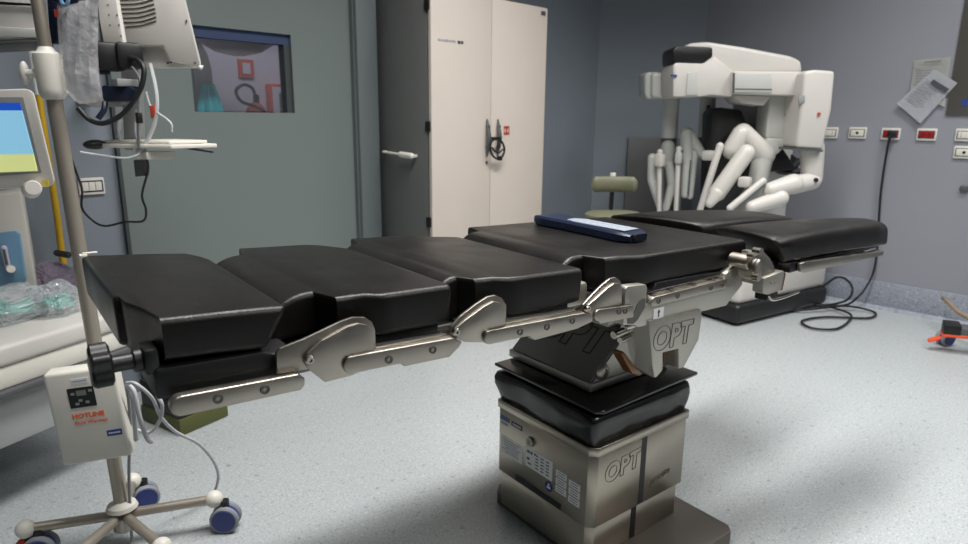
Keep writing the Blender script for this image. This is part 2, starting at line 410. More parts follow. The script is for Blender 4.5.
# ------------------------------------------------------------------ storage cabinet
A0, A1, CYF = 1.944, 2.735, 2.30; CH = 1.652
cab = thing('storage_cabinet', 'tall beige two door storage cabinet with dark grey side against the back wall', 'cabinet', ((A0+A1)/2, (CYF+YB)/2, 0))
wobj('body', MB().box(((A0+A1)/2, (CYF+.02+YB-.02)/2, CH/2+.002), (A1-A0, YB-CYF-.04, CH-.004), bev=.003), 'cabside', cab)
MX = 2.326
for i, (x0, x1) in enumerate(((A0+.001, MX-.0015), (MX+.0015, A1))):
    dr = wobj('door', MB().box(((x0+x1)/2, CYF+.0, (.06+CH)/2), (x1-x0, .02, CH-.06), bev=.002), 'beige', cab)
    hx = MX-.028 if i == 0 else MX+.047
    h = MB()
    h.skin([h.ring((hx, CYF-.03+.016*abs(k-3)/3, 1.005+.03*(k-3)), (0, 0, 1), r, 12, ry=r*.7) for k, r in enumerate((.005, .009, .012, .013, .012, .009, .004))])
    h.box((hx, CYF-.018, .96), (.008, .028, .01)); h.box((hx, CYF-.018, 1.06), (.008, .028, .01))
    wobj('handle', h, 'greyd', dr)
    if i == 0:
        k = MB(); k.cyl((hx, CYF-.016, .885), (hx, CYF-.009, .885), .006, n=14); wobj('lock', k, 'steel_d', dr)
        p = MB(); a_ = Vector((1.9851, 2.2890, 1.4365)); b_ = Vector((2.0932, 2.2890, 1.4372))
        for k_ in range(7):
            c_ = a_.lerp(b_, k_/7); p.box((c_.x+.006, CYF-.0112, c_.z), (.011, .001, .007+.003*(k_ % 3 == 0)))
        wobj('faint_lettering', p, 'inkl', dr)
        p = MB(); c_ = Vector((2.1212, 2.2890, 1.4352)); p.box((c_.x-.009, CYF-.0112, c_.z), (.016, .001, .013)); p.box((c_.x+.010, CYF-.0112, c_.z+.001), (.015, .001, .012))
        wobj('marker_lettering', p, 'ink', dr)
    else:
        p = MB(); cx_, cz_ = 2.440, 1.040
        p.box((cx_, CYF-.0112, cz_+.016), (.04, .001, .011)); p.box((cx_, CYF-.0112, cz_-.016), (.04, .001, .011)); p.box((cx_, CYF-.0112, cz_), (.012, .001, .03))
        for sx in (-1, 1): p.box((cx_+sx*.0175, CYF-.0112, cz_), (.005, .001, .04))
        wobj('red_sticker', p, 'redsign', dr)
        p = MB(); p.box((2.700, CYF-.0112, 1.625), (.034, .001, .02)); wobj('maker_plate', p, 'ink', dr)
for z in (.62, 1.06, 1.58):
    wobj('hinge', MB().box((A0-.003, CYF+.012, z), (.008, .03, .045), bev=.001), 'black', cab)
wobj('top_edge', MB().box(((A0+A1)/2, (CYF+YB-.02)/2, CH+.002), (A1-A0-.004, YB-CYF-.03, .004)), 'beige', cab)
h = MB(); hz = .928
h.tube([(A0-.004, 2.63, hz+.006), (A0-.03, 2.62, hz+.006), (A0-.035, 2.56, hz+.004), (A0-.035, 2.47, hz+.0)], .006, n=10)
h.capsule((A0-.035, 2.475, hz), (A0-.03, 2.40, hz-.004), .014)
h.box((A0-.015, 2.40, hz-.004), (.03, .014, .014), bev=.002)
wobj('side_handle', h, 'whitepl', cab, label='white lever handle on the grey side')
lk = MB()
lk.tube([(MX-.03, CYF-.045, .985), (MX, CYF-.05, 1.0), (MX+.045, CYF-.045, .985), (MX+.065, CYF-.045, .945), (MX+.04, CYF-.045, .905), (MX-.005, CYF-.045, .91), (MX-.035, CYF-.045, .945)], .0055, closed=True)
lk.tube([(MX-.03, CYF-.05, .96), (MX-.01, CYF-.052, .94), (MX+.02, CYF-.052, .935), (MX+.05, CYF-.05, .95)], .004)
lk.box((MX+.032, CYF-.045, .905), (.026, .016, .022), bev=.004); lk.box((MX, CYF-.05, 1.003), (.06, .012, .016), bev=.004)
tag(obj('cable_lock', lk, 'black'), 'black looped cable lock through the two handles of the beige cabinet', 'lock')

# ------------------------------------------------------------------ operating table
au = R(7.3); ud = Vector((math.cos(au), -math.sin(au), 0)); vd = Vector((math.sin(au), math.cos(au), 0))
U0, V0 = 1.22, 1.10; VC = 1.125
tb = thing('operating_table', 'long black cushioned operating table on a steel pedestal in the foreground', 'operating table', ud*U0+vd*V0, -au)
def L(u, v, z): return Vector((u-U0, v-V0, z))
def mir(v): return 2*VC-v
def pv(pts, v0, v1, bev=0., seg=2, mb=None):
    mb = mb or MB(); return mb.prism([L(u, v0, z) for u, z in pts], (0, v1-v0, 0), bev, seg)

def cushion(name, st, r=.011, mtl='vinyl', rend=.008, label=None, sm=50):
    """loft through stations (u at bottom, u at top, z bottom, z top, v near, v far), rounded edges"""
    def section(mb, ub, ut, zb, zt, vn, vf, q):
        pts = []
        rb = min(q, (zt-zb)/2*.98, (vf-vn)/2*.98)
        for cv, cz, a0 in ((vf-rb, zt-rb, 0), (vn+rb, zt-rb, 90), (vn+rb, zb+rb, 180), (vf-rb, zb+rb, 270)):
            for k in range(6):
                a = R(a0+90*k/5); pts.append((cv+rb*math.cos(a), cz+rb*math.sin(a)))
        out = []
        for v, z in pts:
            w = (z-zb)/max(1e-6, zt-zb)
            out.append(mb.bm.verts.new(L(ub+(ut-ub)*w, v, z)))
        return out
    mb = MB(); rings = []
    def shr(s_, k, sgn):
        ub, ut, zb, zt, vn, vf = s_; c = rend*(1-math.cos(k)); d_ = rend*(1-math.sin(k))
        return (ub+sgn*(0), ut, zb+0, zt, vn, vf, 0)
    a = st[0]; b = st[-1]
    def endst(s_, o, sgn):
        ang = PI/2*o; ins = rend*(1-math.sin(ang)); off = rend*(1-math.cos(ang))
        ub, ut, zb, zt, vn, vf = s_
        return (ub+sgn*off, ut+sgn*off, zb+ins*.6, zt-ins, vn+ins, vf-ins)
    seq = [endst(a, o, 1) for o in (0, .25, .5, .75)]
    first = (a[0]+rend, a[1]+rend)+tuple(a[2:]); last = (b[0]-rend, b[1]-rend)+tuple(b[2:])
    seq = [(a[0]+rend*(1-math.sin(PI/2*o)) , a[1]+rend*(1-math.sin(PI/2*o)), a[2]+rend*.6*(1-math.cos(PI/2*o)), a[3]-rend*(1-math.cos(PI/2*o)), a[4]+rend*(1-math.cos(PI/2*o)), a[5]-rend*(1-math.cos(PI/2*o))) for o in (1, .75, .5, .25)]
    seq += [first]+list(st[1:-1])+[last]
    seq += [(b[0]-rend*(1-math.sin(PI/2*o)), b[1]-rend*(1-math.sin(PI/2*o)), b[2]+rend*.6*(1-math.cos(PI/2*o)), b[3]-rend*(1-math.cos(PI/2*o)), b[4]+rend*(1-math.cos(PI/2*o)), b[5]-rend*(1-math.cos(PI/2*o))) for o in (.25, .5, .75, 1)]
    for s_ in seq: rings.append(section(mb, *s_, r))
    mb.skin(rings)
    return obj(name, mb, mtl, tb, smooth=sm, label=label)

N, Fr = .8775, 1.3365
# head cushion
cushion('head_cushion', [
    (.124, .122, .770, .846, 1.020, 1.378), (.134, .132, .772, .8455, .985, 1.376), (.147, .145, .780, .845, .945, 1.372),
    (.156, .155, .786, .845, N, 1.368), (.22, .24, .781, .840, N, 1.355), (.268, .293, .776, .836, N, 1.345), (.280, .309, .775, .8345, N, 1.31),
    (.289, .322, .774, .834, N, 1.285)], label='head end cushion with cut corners and undercut end', sm=28)
def arc_in(u0, zb, zt, u1, v_n, v_f, n=9):
    """quarter round left end"""
    out = []
    for k in range(n):
        a = PI/2*(k+.4)/(n-.6)
        out.append((u0+(u1-u0)*(1-math.cos(a)),)*2+(zb, zb+.012+(zt-zb-.012)*math.sin(a), v_n, v_f))
    return out
def mid_cushion(name, ul, zb, zl, uh, ust, umid, ufull, ur, urb, zr, zrb, ins, label, far):
    iv, iw = N+ins, N+.018
    z = lambda u: zl+(zr-zl)*(u-uh)/(ur-uh)
    def fv_(u):
        for (a, b), (c, d) in zip(far, far[1:]):
            if u <= c: return b+(d-b)*max(0, (u-a)/(c-a))
        return far[-1][1]
    fi = far[0][1]
    st = arc_in(ul, zb, zl, uh, iv, fi)
    st += [(ust-.003, ust-.003, zb, z(ust), iv, fi), (ust+.012, ust+.012, zb, z(ust), iw, fv_(ust+.012)),
           (umid, umid, zb, z(umid), iw, fv_(umid)), (ufull, ufull, zb, z(ufull), N, fv_(ufull))]
    us = [ufull+(ur-ufull)*k/6 for k in range(1, 6)]
    for u in us: st.append((u, u, zb+(zrb-zb)*(u-ufull)/(ur-ufull), z(u), N, fv_(u)))
    st += [(urb-.004, ur-.010, zrb, z(ur), N, fv_(ur-.01)), (urb, ur, zrb, z(ur), N, fv_(ur))]
    return cushion(name, st, label=label)
mid_cushion('back_cushion', .308, .757, .829, .386, .394, .455, .474, .612, .605, .822, .753, .070, 'second cushion from the head end, rounded at its left end', [(.36, 1.305), (.392, 1.374), (.556, 1.355), (.612, 1.26)])
mid_cushion('back_cushion', .602, .735, .819, .655, .661, .716, .741, .933, .926, .8075, .738, .054, 'third cushion from the head end, rounded at its left end', [(.60, 1.330), (.660, 1.392), (.807, 1.39), (.866, 1.345), (.944, 1.312)])
mid_cushion('seat_cushion', .925, .741, .815, .984, 1.004, 1.070, 1.110, 1.530, 1.540, .8035, .735, .068, 'longest cushion, over the pedestal', [(.96, 1.320), (1.004, 1.388), (1.27, 1.380), (1.54, 1.357)])
# leg cushions, tapering and gently domed, splayed
def leg_cushion(label, pn0, pf0, pn1, pf1, z0, z1, th, und):
    st = []
    for k in range(11):
        t = k/10.
        ax = Vector((0, 0))
        un = pn0[0]+(pn1[0]-pn0[0])*t; uf = pf0[0]+(pf1[0]-pf0[0])*t
        vn = pn0[1]+(pn1[1]-pn0[1])*t; vf = pf0[1]+(pf1[1]-pf0[1])*t
        zt = z0+(z1-z0)*t+.006*math.sin(PI*t)
        st.append((un, uf, vn, vf, zt, th+.0*t))
    mb = MB(); rings = []
    def ringp(un, uf, vn, vf, zt, h, inset, ub):
        pts = []; r = .012
        W = vf-vn; nseg = 12
        prof = []
        # bottom near -> up near side -> top -> far side
        prof += [(inset+.010, -h), (inset+.002, -h+.006), (inset, -h+.014), (inset, -.022), (inset+.003, -.010), (inset+.010, -.003)]
        for q in range(1, nseg):
            x = q/nseg; prof.append((inset+.010+(W-2*inset-.020)*x, .006*math.sin(PI*x)))
        prof += [(W-inset-.010, -.003), (W-inset-.003, -.010), (W-inset, -.022), (W-inset, -h+.014), (W-inset-.002, -h+.006), (W-inset-.010, -h)]
        for dv, dz in prof:
            w = dv/max(W, 1e-6)
            low = max(0., min(1., -dz/h))
            pts.append(mb.bm.verts.new(L(un+(uf-un)*w+ub*low, vn+dv, zt+dz)))
        return pts
    rr = .007
    for o in (1, .7, .35):
        s0 = st[0]; q = rr*(1-math.cos(PI/2*o)); e = rr*(1-math.sin(PI/2*o))
        rings.append(ringp(s0[0]+e, s0[1]+e, s0[2], s0[3], s0[4]-q, s0[5]-q, q, und))
    for i, s0 in enumerate(st[1:-1]):
        rings.append(ringp(*s0, 0, und*max(0, 1-(i+1)/2.)))
    for o in (.35, .7, 1):
        s0 = st[-1]; q = rr*(1-math.cos(PI/2*o)); e = rr*(1-math.sin(PI/2*o))
        rings.append(ringp(s0[0]-e, s0[1]-e, s0[2], s0[3], s0[4]-q, s0[5]-q, q, .012))
    mb.skin(rings)
    return obj('leg_cushion', mb, 'vinyl', tb, smooth=50, label=label)
leg_cushion('leg cushion on the near side, splayed outward', (1.542, .797), (1.600, 1.030), (2.092, .760), (2.135, .895), .812, .809, .066, .045)
leg_cushion('leg cushion on the far side', (1.600, 1.052), (1.535, 1.352), (2.045, 1.015), (2.03, 1.235), .812, .800, .064, .02)

# black carrier boards under the cushions
def board(pts, v0, v1, bev=.004, m='blackpl', name='carrier_board'):
    return obj(name, pv(pts, v0, v1, bev), m, tb)
board([(.140, .735), (.140, .777), (.150, .7785), (.283, .7725), (.30, .765), (.33, .765), (.33, .727)], .879, .985, .005)
board([(.195, .740), (.195, .772), (.283, .769), (.33, .760), (.33, .727)], .985, 1.34, .005)
board([(.345, .72), (.345, .752), (.60, .747), (.60, .715)], .905, mir(.905))
board([(.645, .71), (.645, .742), (.92, .738), (.92, .70)], .905, mir(.905))
board([(1.03, .705), (1.03, .738), (1.152, .7295), (1.165, .7445), (1.36, .7385), (1.405, .735), (1.53, .735), (1.50, .70)], .872, mir(.872), .003)
board([(1.60, .722), (1.60, .748), (2.118, .739), (2.118, .731)], .792, .90, .002)
board([(1.60, .722), (1.60, .748), (2.09, .738), (2.09, .728)], 1.06, 1.30, .002)

VR, VR2 = .8505, .868            # outer and inner face of the near side rail
def rails(near):
    f = (lambda v: v) if near else mir
    def P(pts, v0, v1, bev=.0015, seg=2):
        return pv(pts, f(v0), f(v1), bev, seg)
    def screw(mb, u, z, v=VR, r=.0068):
        a = f(v); s_ = -1 if near else 1
        mb.lathe([(r, -.0005), (r, .0012), (r*.86, .0016), (r*.80, .0008), (r*.42, .0008), (r*.40, -.001), (.0005, -.001)], L(u, a, z), (0, s_, 0), 20)
    def rnd(u0, zt0, zb0, pts_rest, n=7):
        """rounded left end then the rest of the outline (top right ... bottom right)"""
        c = (zt0+zb0)/2; h = (zt0-zb0)/2
        return [(u0+h-h*math.sin(PI*k/n), c-h*math.cos(PI*k/n)) for k in range(n+1)]+pts_rest
    def join(mb, m): return m
    sets = [
        (rnd(.150, .7455, .7175, [(.322, .738), (.331, .729), (.330, .7185), (.324, .7125)]), [(.209, .730), (.272, .727)]),
        (rnd(.392, .7465, .718, [(.594, .7375), (.612, .7265), (.606, .718), (.586, .7045), (.498, .708), (.492, .7145)]), [(.469, .7265), (.552, .725)]),
        (rnd(.660, .7350, .7087, [(.913, .725), (.936, .717), (.936, .7015), (.893, .6945), (.780, .694), (.765, .7055)]), [(.7425, .7185), (.810, .715), (.878, .7145)]),
        (rnd(.942, .7245, .6985, [(1.059, .7155), (1.064, .710), (1.064, .687), (.960, .692)]), [(1.015, .709), (1.035, .707)]),
        (rnd(1.122, .7215, .6995, [(1.412, .7225), (1.412, .6985)], 5), [(1.146, .710), (1.215, .711), (1.345, .710), (1.392, .7105)]),
    ]
    for pts, scr in sets:
        o = obj('side_rail', P(pts, VR, VR2, .0022, 3), 'steel', tb)
        mb = MB()
        for u, z in scr: screw(mb, u, z)
        obj('rail_screws', mb, 'steel_d', o)
    # spacers behind the rails
    # joint plates with rounded lobes
    plates = [
        ([(.2835, .740), (.284, .772), (.290, .7775), (.327, .7845), (.355, .792), (.385, .800), (.405, .803), (.425, .799), (.437, .789), (.442, .775), (.442, .742), (.425, .722), (.392, .716), (.345, .735)], .866, .872, .0012),
        ([(.322, .750), (.328, .764), (.350, .779), (.390, .792), (.410, .794), (.424, .789), (.432, .779), (.4345, .765), (.436, .742), (.424, .720), (.395, .7125), (.352, .7125), (.328, .738)], .858, .866, .0015),
        ([(.5830, .735), (.586, .752), (.606, .768), (.640, .784), (.665, .793), (.682, .793), (.698, .785), (.708, .770), (.708, .738), (.690, .716), (.66, .709), (.61, .722)], .866, .872, .0012),
        ([(.588, .738), (.592, .752), (.610, .762), (.650, .779), (.672, .785), (.687, .780), (.697, .769), (.700, .740), (.690, .716), (.672, .708), (.610, .722)], .858, .866, .0015),
        ([(.905, .722), (.908, .737), (.930, .751), (.960, .769), (.985, .780), (1.003, .780), (1.018, .770), (1.026, .755), (1.026, .722), (.95, .700)], .866, .872, .0012),
        ([(.911, .722), (.915, .737), (.935, .746), (.970, .764), (.990, .771), (1.006, .768), (1.016, .756), (1.018, .722), (.95, .70)], .858, .866, .0015),
    ]
    for pts, v0, v1, bv in plates:
        pts = [(u+.012, z) for u, z in pts]; v0 -= .002; v1 -= .002
        obj('joint_plate', P(pts, v0, v1, bv), 'steel', tb)
    # low edge strips along the boards between rail and cushion
    for a, b in (((.442, .751), (.606, .7445)), ((.708, .743), (.92, .7325)), ((1.13, .728), (1.42, .7305))):
        obj('edge_strip', P([(a[0], a[1]), (b[0], b[1]), (b[0], b[1]-.012), (a[0], a[1]-.012)], .868, .874, .001), 'chrome', tb)
    mb = MB()
    s_ = -1 if near else 1
    for u, z in ((.341, .754), (.602, .745), (.924, .7305)):
        mb.lathe([(.0075, -.001), (.0075, .004), (.0055, .006), (.003, .006), (.003, .003), (.0005, .003)], L(u, f(.857), z), (0, s_, 0), 20)
    for u in (1.14, 1.205, 1.29, 1.37, 1.40):
        mb.cyl(L(u, f(.861), .722), L(u, f(.861), .727), .006, n=14)
    obj('pivot_bolts', mb, 'chrome', tb)
    # main beam and upright plate
    beam = [(1.040, .672), (1.042, .752), (1.046, .757), (1.108, .752), (1.113, .744), (1.113, .706), (1.41, .704), (1.416, .733), (1.470, .751), (1.486, .735), (1.497, .695), (1.482, .683), (1.455, .667), (1.432, .6485), (1.25, .654), (1.090, .6575), (1.076, .6665)]
    obj('main_beam', P(beam, VR+.007, VR+.030, .002), 'alu', tb)
    arc = [(1.1071, .7200), (1.1078, .7011), (1.0980, .6900), (1.0850, .6760), (1.0722, .6699), (1.0537, .6734), (1.0526, .6860), (1.0640, .6905), (1.0728, .6960), (1.0804, .7099), (1.0887, .7189), (1.098, .722)]
    obj('arc_slot', P(arc, VR+.0055, VR+.0085, 0), 'steel_d', tb)
rails(True); rails(False)
mb = MB()
for v in (.95, 1.26): mb.box(L(1.25, v, .69), (.42, .03, .05), bev=.004)
mb.box(L(1.25, 1.107, .675), (.40, .40, .05), bev=.006)
obj('centre_frame', mb, 'alu', tb)
mb = MB()
for v in (.93, mir(.93)): 
    mb.box(L(.70, v, .722), (.78, .02, .028), bev=.003)
obj('back_frame', mb, 'steel_d', tb)
mb = MB(); mb.box(L(.95, 1.107, .742), (.06, .40, .05), bev=.008)
obj('cross_block', mb, 'alu', tb)
# step sticker on beam
mb = MB(); mb.box(L(1.158, VR+.0065, .6785), (.036, .001, .024)); o = obj('arrow_label', mb, 'label', tb)
mb = MB(); mb.prism([L(1.158, VR+.0055, .688), L(1.163, VR+.0055, .680), L(1.160, VR+.0055, .680), L(1.160, VR+.0055, .670), L(1.156, VR+.0055, .670), L(1.156, VR+.0055, .680), L(1.153, VR+.0055, .680)], (0, .0004, 0))
obj('arrow', mb, 'black', o)
# bracket that carries the OPT lettering
bk = [(1.120, .668), (1.318, .660), (1.323, .640), (1.319, .583), (1.268, .524), (1.247, .5247), (1.2415, .577), (1.181, .580), (1.1857, .5370), (1.165, .524), (1.157, .524), (1.146, .556)]
br = obj('bracket', pv(bk, .853, .90, .003), 'alu', tb)
mb = MB(); mb.prism([L(1.121, .8535, .660), L(1.146, .8535, .556), L(1.157, .8535, .526), L(1.190, .915, .515), L(1.150, .905, .5366), L(1.120, .90, .575), L(1.108, .90, .613), L(1.108, .90, .660)], (.05, .03, 0), .0)
obj('bracket_cheek', mb, 'alu', br)
mb = MB(); mb.box(L(1.213, .904, .555), (.075, .006, .07)); obj('bracket_recess', mb, 'brownpl', br)
mb = MB(); mb.capsule(L(1.196, .885, .535), L(1.205, .884, .562), .011); obj('latch', mb, 'steel_d', br)
mb = MB()
mb.prism([L(1.104, .903, .585), L(1.118, .903, .570), L(1.150, .903, .534), L(1.188, .912, .512), L(1.180, .912, .503), L(1.140, .903, .522), L(1.110, .903, .560), L(1.096, .903, .580)], (0, .03, 0), .002)
obj('cable_guide', mb, 'brownpl', br)
mb = MB()
mb.cyl(L(1.055, .895, .636), L(1.110, .895, .642), .009); mb.cyl(L(1.080, .897, .618), L(1.112, .897, .622), .008); mb.box(L(1.095, .88, .657), (.05, .02, .010), bev=.002)
obj('hose_fitting', mb, 'chrome', br)
mb = MB(); mb.add_mesh(text_mesh('OPT', .074, outline=.0008, bold=.0034, shear=.08), frame(L(1.212, .8525, .613), (1, 0, -.03), (0, 0, 1)))
obj('bracket_lettering', mb, 'engrave', br)
# far bracket twin
obj('bracket', pv(bk, mir(.853), mir(.90), .003), 'alu', tb)

# tilting head: silver plate and sloped cover
mb = MB(); mb.box(L(1.255, 1.15, .462), (.31, .31, .022), bev=.003)
hd = obj('head_plate', mb, 'alu', tb)
mb = pv([(1.103, .474), (1.36, .474), (1.36, .625), (1.270, .625)], 1.002, 1.298, .003)
cv = obj('sloped_cover', mb, 'cover_grey', hd)
mb = pv([(1.112, .4735), (1.34, .4735), (1.34, .61), (1.262, .61)], .9985, 1.0015, 0)
obj('cover_cheek', mb, 'alu', hd)
mb = MB(); mb.lathe([(.022, 0), (.022, .004), (.017, .008), (.010, .009), (.009, .005), (.0005, .005)], L(1.142, .998, .496), (0, -1, 0), 24)
obj('cover_bolt', mb, 'steel', hd)
sl = Vector((1.270-1.103, 0, .625-.474)).normalized()
ct = L(1.103, 1.15, .474)+sl*.115
nrm = Vector((-sl.z, 0, sl.x))
mb = MB(); mb.add_mesh(text_mesh('OPT', .125, outline=.0014, bold=.006), frame(ct+nrm*.0008, (0, -1, 0), sl))
obj('cover_lettering', mb, 'black', cv)
# telescoping black bellows and its thin top plate
mb = MB()
q = [L(1.042, .925, .438), L(1.065, .915, .435), L(1.440, .925, .438), L(1.440, 1.295, .44), L(1.040, 1.295, .44)]
mb.prism(q, (0, 0, .009), .003)
obj('bellows_plate', mb, 'blackgl', tb)
mb = MB(); rings = []
def rrect(mb, u0, u1, v0, v1, z, r, ch, wob=0.):
    out = []
    for cu, cv_, a0 in ((u1-r, v1-r, 0), (u0+r, v1-r, 90), (u0+r, v0+r, 180), (u1-r, v0+r, 270)):
        for k in range(5):
            a = R(a0+90*k/4); out.append((cu+r*math.cos(a), cv_+r*math.sin(a)))
    pts = []
    for i in range(len(out)):
        a = out[i]; b = out[(i+1) % len(out)]
        n_ = 16 if i % 5 == 4 else 1
        for k in range(n_): pts.append((a[0]+(b[0]-a[0])*k/n_, a[1]+(b[1]-a[1])*k/n_))
    res = []
    for (u, v) in pts:
        w = wob*noise.noise(Vector((u*14, v*14, z*20)))
        cu, cv_ = (u0+u1)/2, (v0+v1)/2
        res.append(mb.bm.verts.new(L(cu+(u-cu)*(1+w), cv_+(v-cv_)*(1+w), z)))
    return res
BU0, BU1, BV0, BV1 = 1.046, 1.412, .930, 1.285
for z, s_ in ((.345, -.004), (.352, 0), (.372, .004), (.395, .008), (.412, .009), (.424, .006), (.429, -.004), (.431, -.03)):
    rings.append(rrect(mb, BU0-s_, BU1+s_, BV0-s_, BV1+s_, z, .018, 0, .035 if .35 < z < .425 else .01))
mb.skin(rings)
obj('bellows', mb, 'blackgl', tb, smooth=60)
# pedestal column, turned slightly on the base
CU0, CU1, CV0, CV1 = 1.038, 1.408, .917, 1.278
def colbox(u0, u1, v0, v1, z0, z1, ch=.018):
    mb = MB(); mb.prism([L(u0, v0+ch, z0), L(u0+ch, v0, z0), L(u1-.004, v0, z0), L(u1, v0+.004, z0), L(u1, v1-ch, z0), L(u1-ch, v1, z0), L(u0+.004, v1, z0), L(u0, v1-.004, z0)], (0, 0, z1-z0), .0015, 1); return mb
col = obj('column_sleeve', colbox(CU0+.004, CU1-.004, CV0+.004, CV1-.004, .135, .349), 'steel_b', tb)
obj('column_collar', colbox(CU0, CU1, CV0, CV1, .327, .350), 'steel_b', col)
obj('column_core', colbox(CU0+.010, CU1-.016, CV0+.010, CV1-.010, .03, .15), 'steel_b', tb)
fv = CV0+.004; fu = CU0+.004
def near(u, z, w, h, m, name, par=col, e=.0005):
    return obj(name, MB().box(L(u, fv-e/2, z), (w, e, h)), m, par)
def left(v, z, w, h, m, name, par=col, e=.0005):
    return obj(name, MB().box(L(fu-e/2, v, z), (e, w, h)), m, par)
near(1.228, .232, .020, .186, 'black', 'front_slot')
obj('core_slot', MB().box(L(1.211, CV0+.0095, .085), (.019, .001, .11)), 'black', tb)
mb = MB(); mb.add_mesh(text_mesh('OPT', .066, outline=.0008, bold=.0032, shear=.12), frame(L(1.147, fv-.0006, .270), (1, 0, .06), (0, 0, 1)))
obj('column_lettering', mb, 'engrave', col)
mb = MB(); mb.add_mesh(text_mesh('practica', .026, shear=.4, outline=.0004), frame(L(1.302, fv-.0004, .190), (1, 0, .12), (0, 0, 1)))
obj('script_lettering', mb, 'engrave_l', col)
# left face: labels, button, slot (v runs away from the camera)
left(1.109, .146, .176, .017, 'black', 'side_slot')
left(1.247, .3005, .040, .013, 'labelblue', 'blue_label'); left(1.197, .299, .046, .014, 'black', 'black_label')
mb = MB()
for k in range(5): mb.box(L(fu-.0008, 1.183+.007*k, .299), (.0006, .0035, .006))
obj('black_label_print', mb, 'label', col)
left(1.250, .285, .030, .007, 'greypl', 'small_print')
o = left(1.217, .222, .092, .052, 'label', 'rating_label')
mb = MB()
for k in range(6): mb.box(L(fu-.0008, 1.217+.006*math.sin(k*2), .240-.007*k), (.0004, .066-.012*(k % 2), .0018))
obj('rating_print', mb, 'inkl', o)
o = left(1.108, .229, .104, .055, 'label', 'symbol_label')
mb = MB()
for v, z, a, b in ((1.148, .246, .010, .007), (1.136, .246, .008, .007), (1.122, .248, .006, .005), (1.148, .226, .010, .006), (1.142, .213, .012, .004)):
    mb.box(L(fu-.0008, v, z), (.0004, a, b))
for c_ in range(3):
    for r_ in range(5): mb.box(L(fu-.0008, 1.114-.020*c_, .247-.009*r_), (.0004, .011, .003))
obj('symbol_print', mb, 'ink', o)
for c_ in range(2):
    for r_ in range(3):
        zc_ = .235-.0215*r_-.006*c_
        o = left(1.024-.046*c_, zc_, .038, .018, 'label', 'small_sticker')
        mb = MB()
        for q_ in range(2): mb.box(L(fu-.0008, 1.024-.046*c_, zc_+.004-.007*q_), (.0004, .026, .0022))
        obj('sticker_print', mb, 'inkl', o)
mb = MB(); mb.cyl(L(fu-.007, 1.141, .277), L(fu, 1.141, .277), .014, n=24); o = obj('call_button', mb, 'steel', col)
mb = MB(); mb.cyl(L(fu-.0078, 1.141, .277), L(fu-.007, 1.141, .277), .010, n=20); obj('button_face', mb, 'greypl', o)
mb = MB(); mb.cyl(L(fu-.0006, 1.067, .182), L(fu, 1.067, .182), .014, n=24); o = obj('round_sign', mb, 'labelblue', col)
mb = MB(); mb.box(L(fu-.0009, 1.067, .180), (.0004, .013, .007)); mb.cyl(L(fu-.0009, 1.067, .188), L(fu-.0005, 1.067, .188), .0035); obj('round_sign_mark', mb, 'label', o)
# floor plate
mb = MB(); z0 = .0
bp = [(1.445, .785), (1.466, .805), (1.466, 1.30), (1.44, 1.33), (1.09, 1.33), (1.065, 1.305), (1.065, .81), (1.09, .785)]
mb.prism([L(a, b, 0) for a, b in bp], (0, 0, .042), .006, 2)
obj('base_plate', mb, 'base_grey', tb)

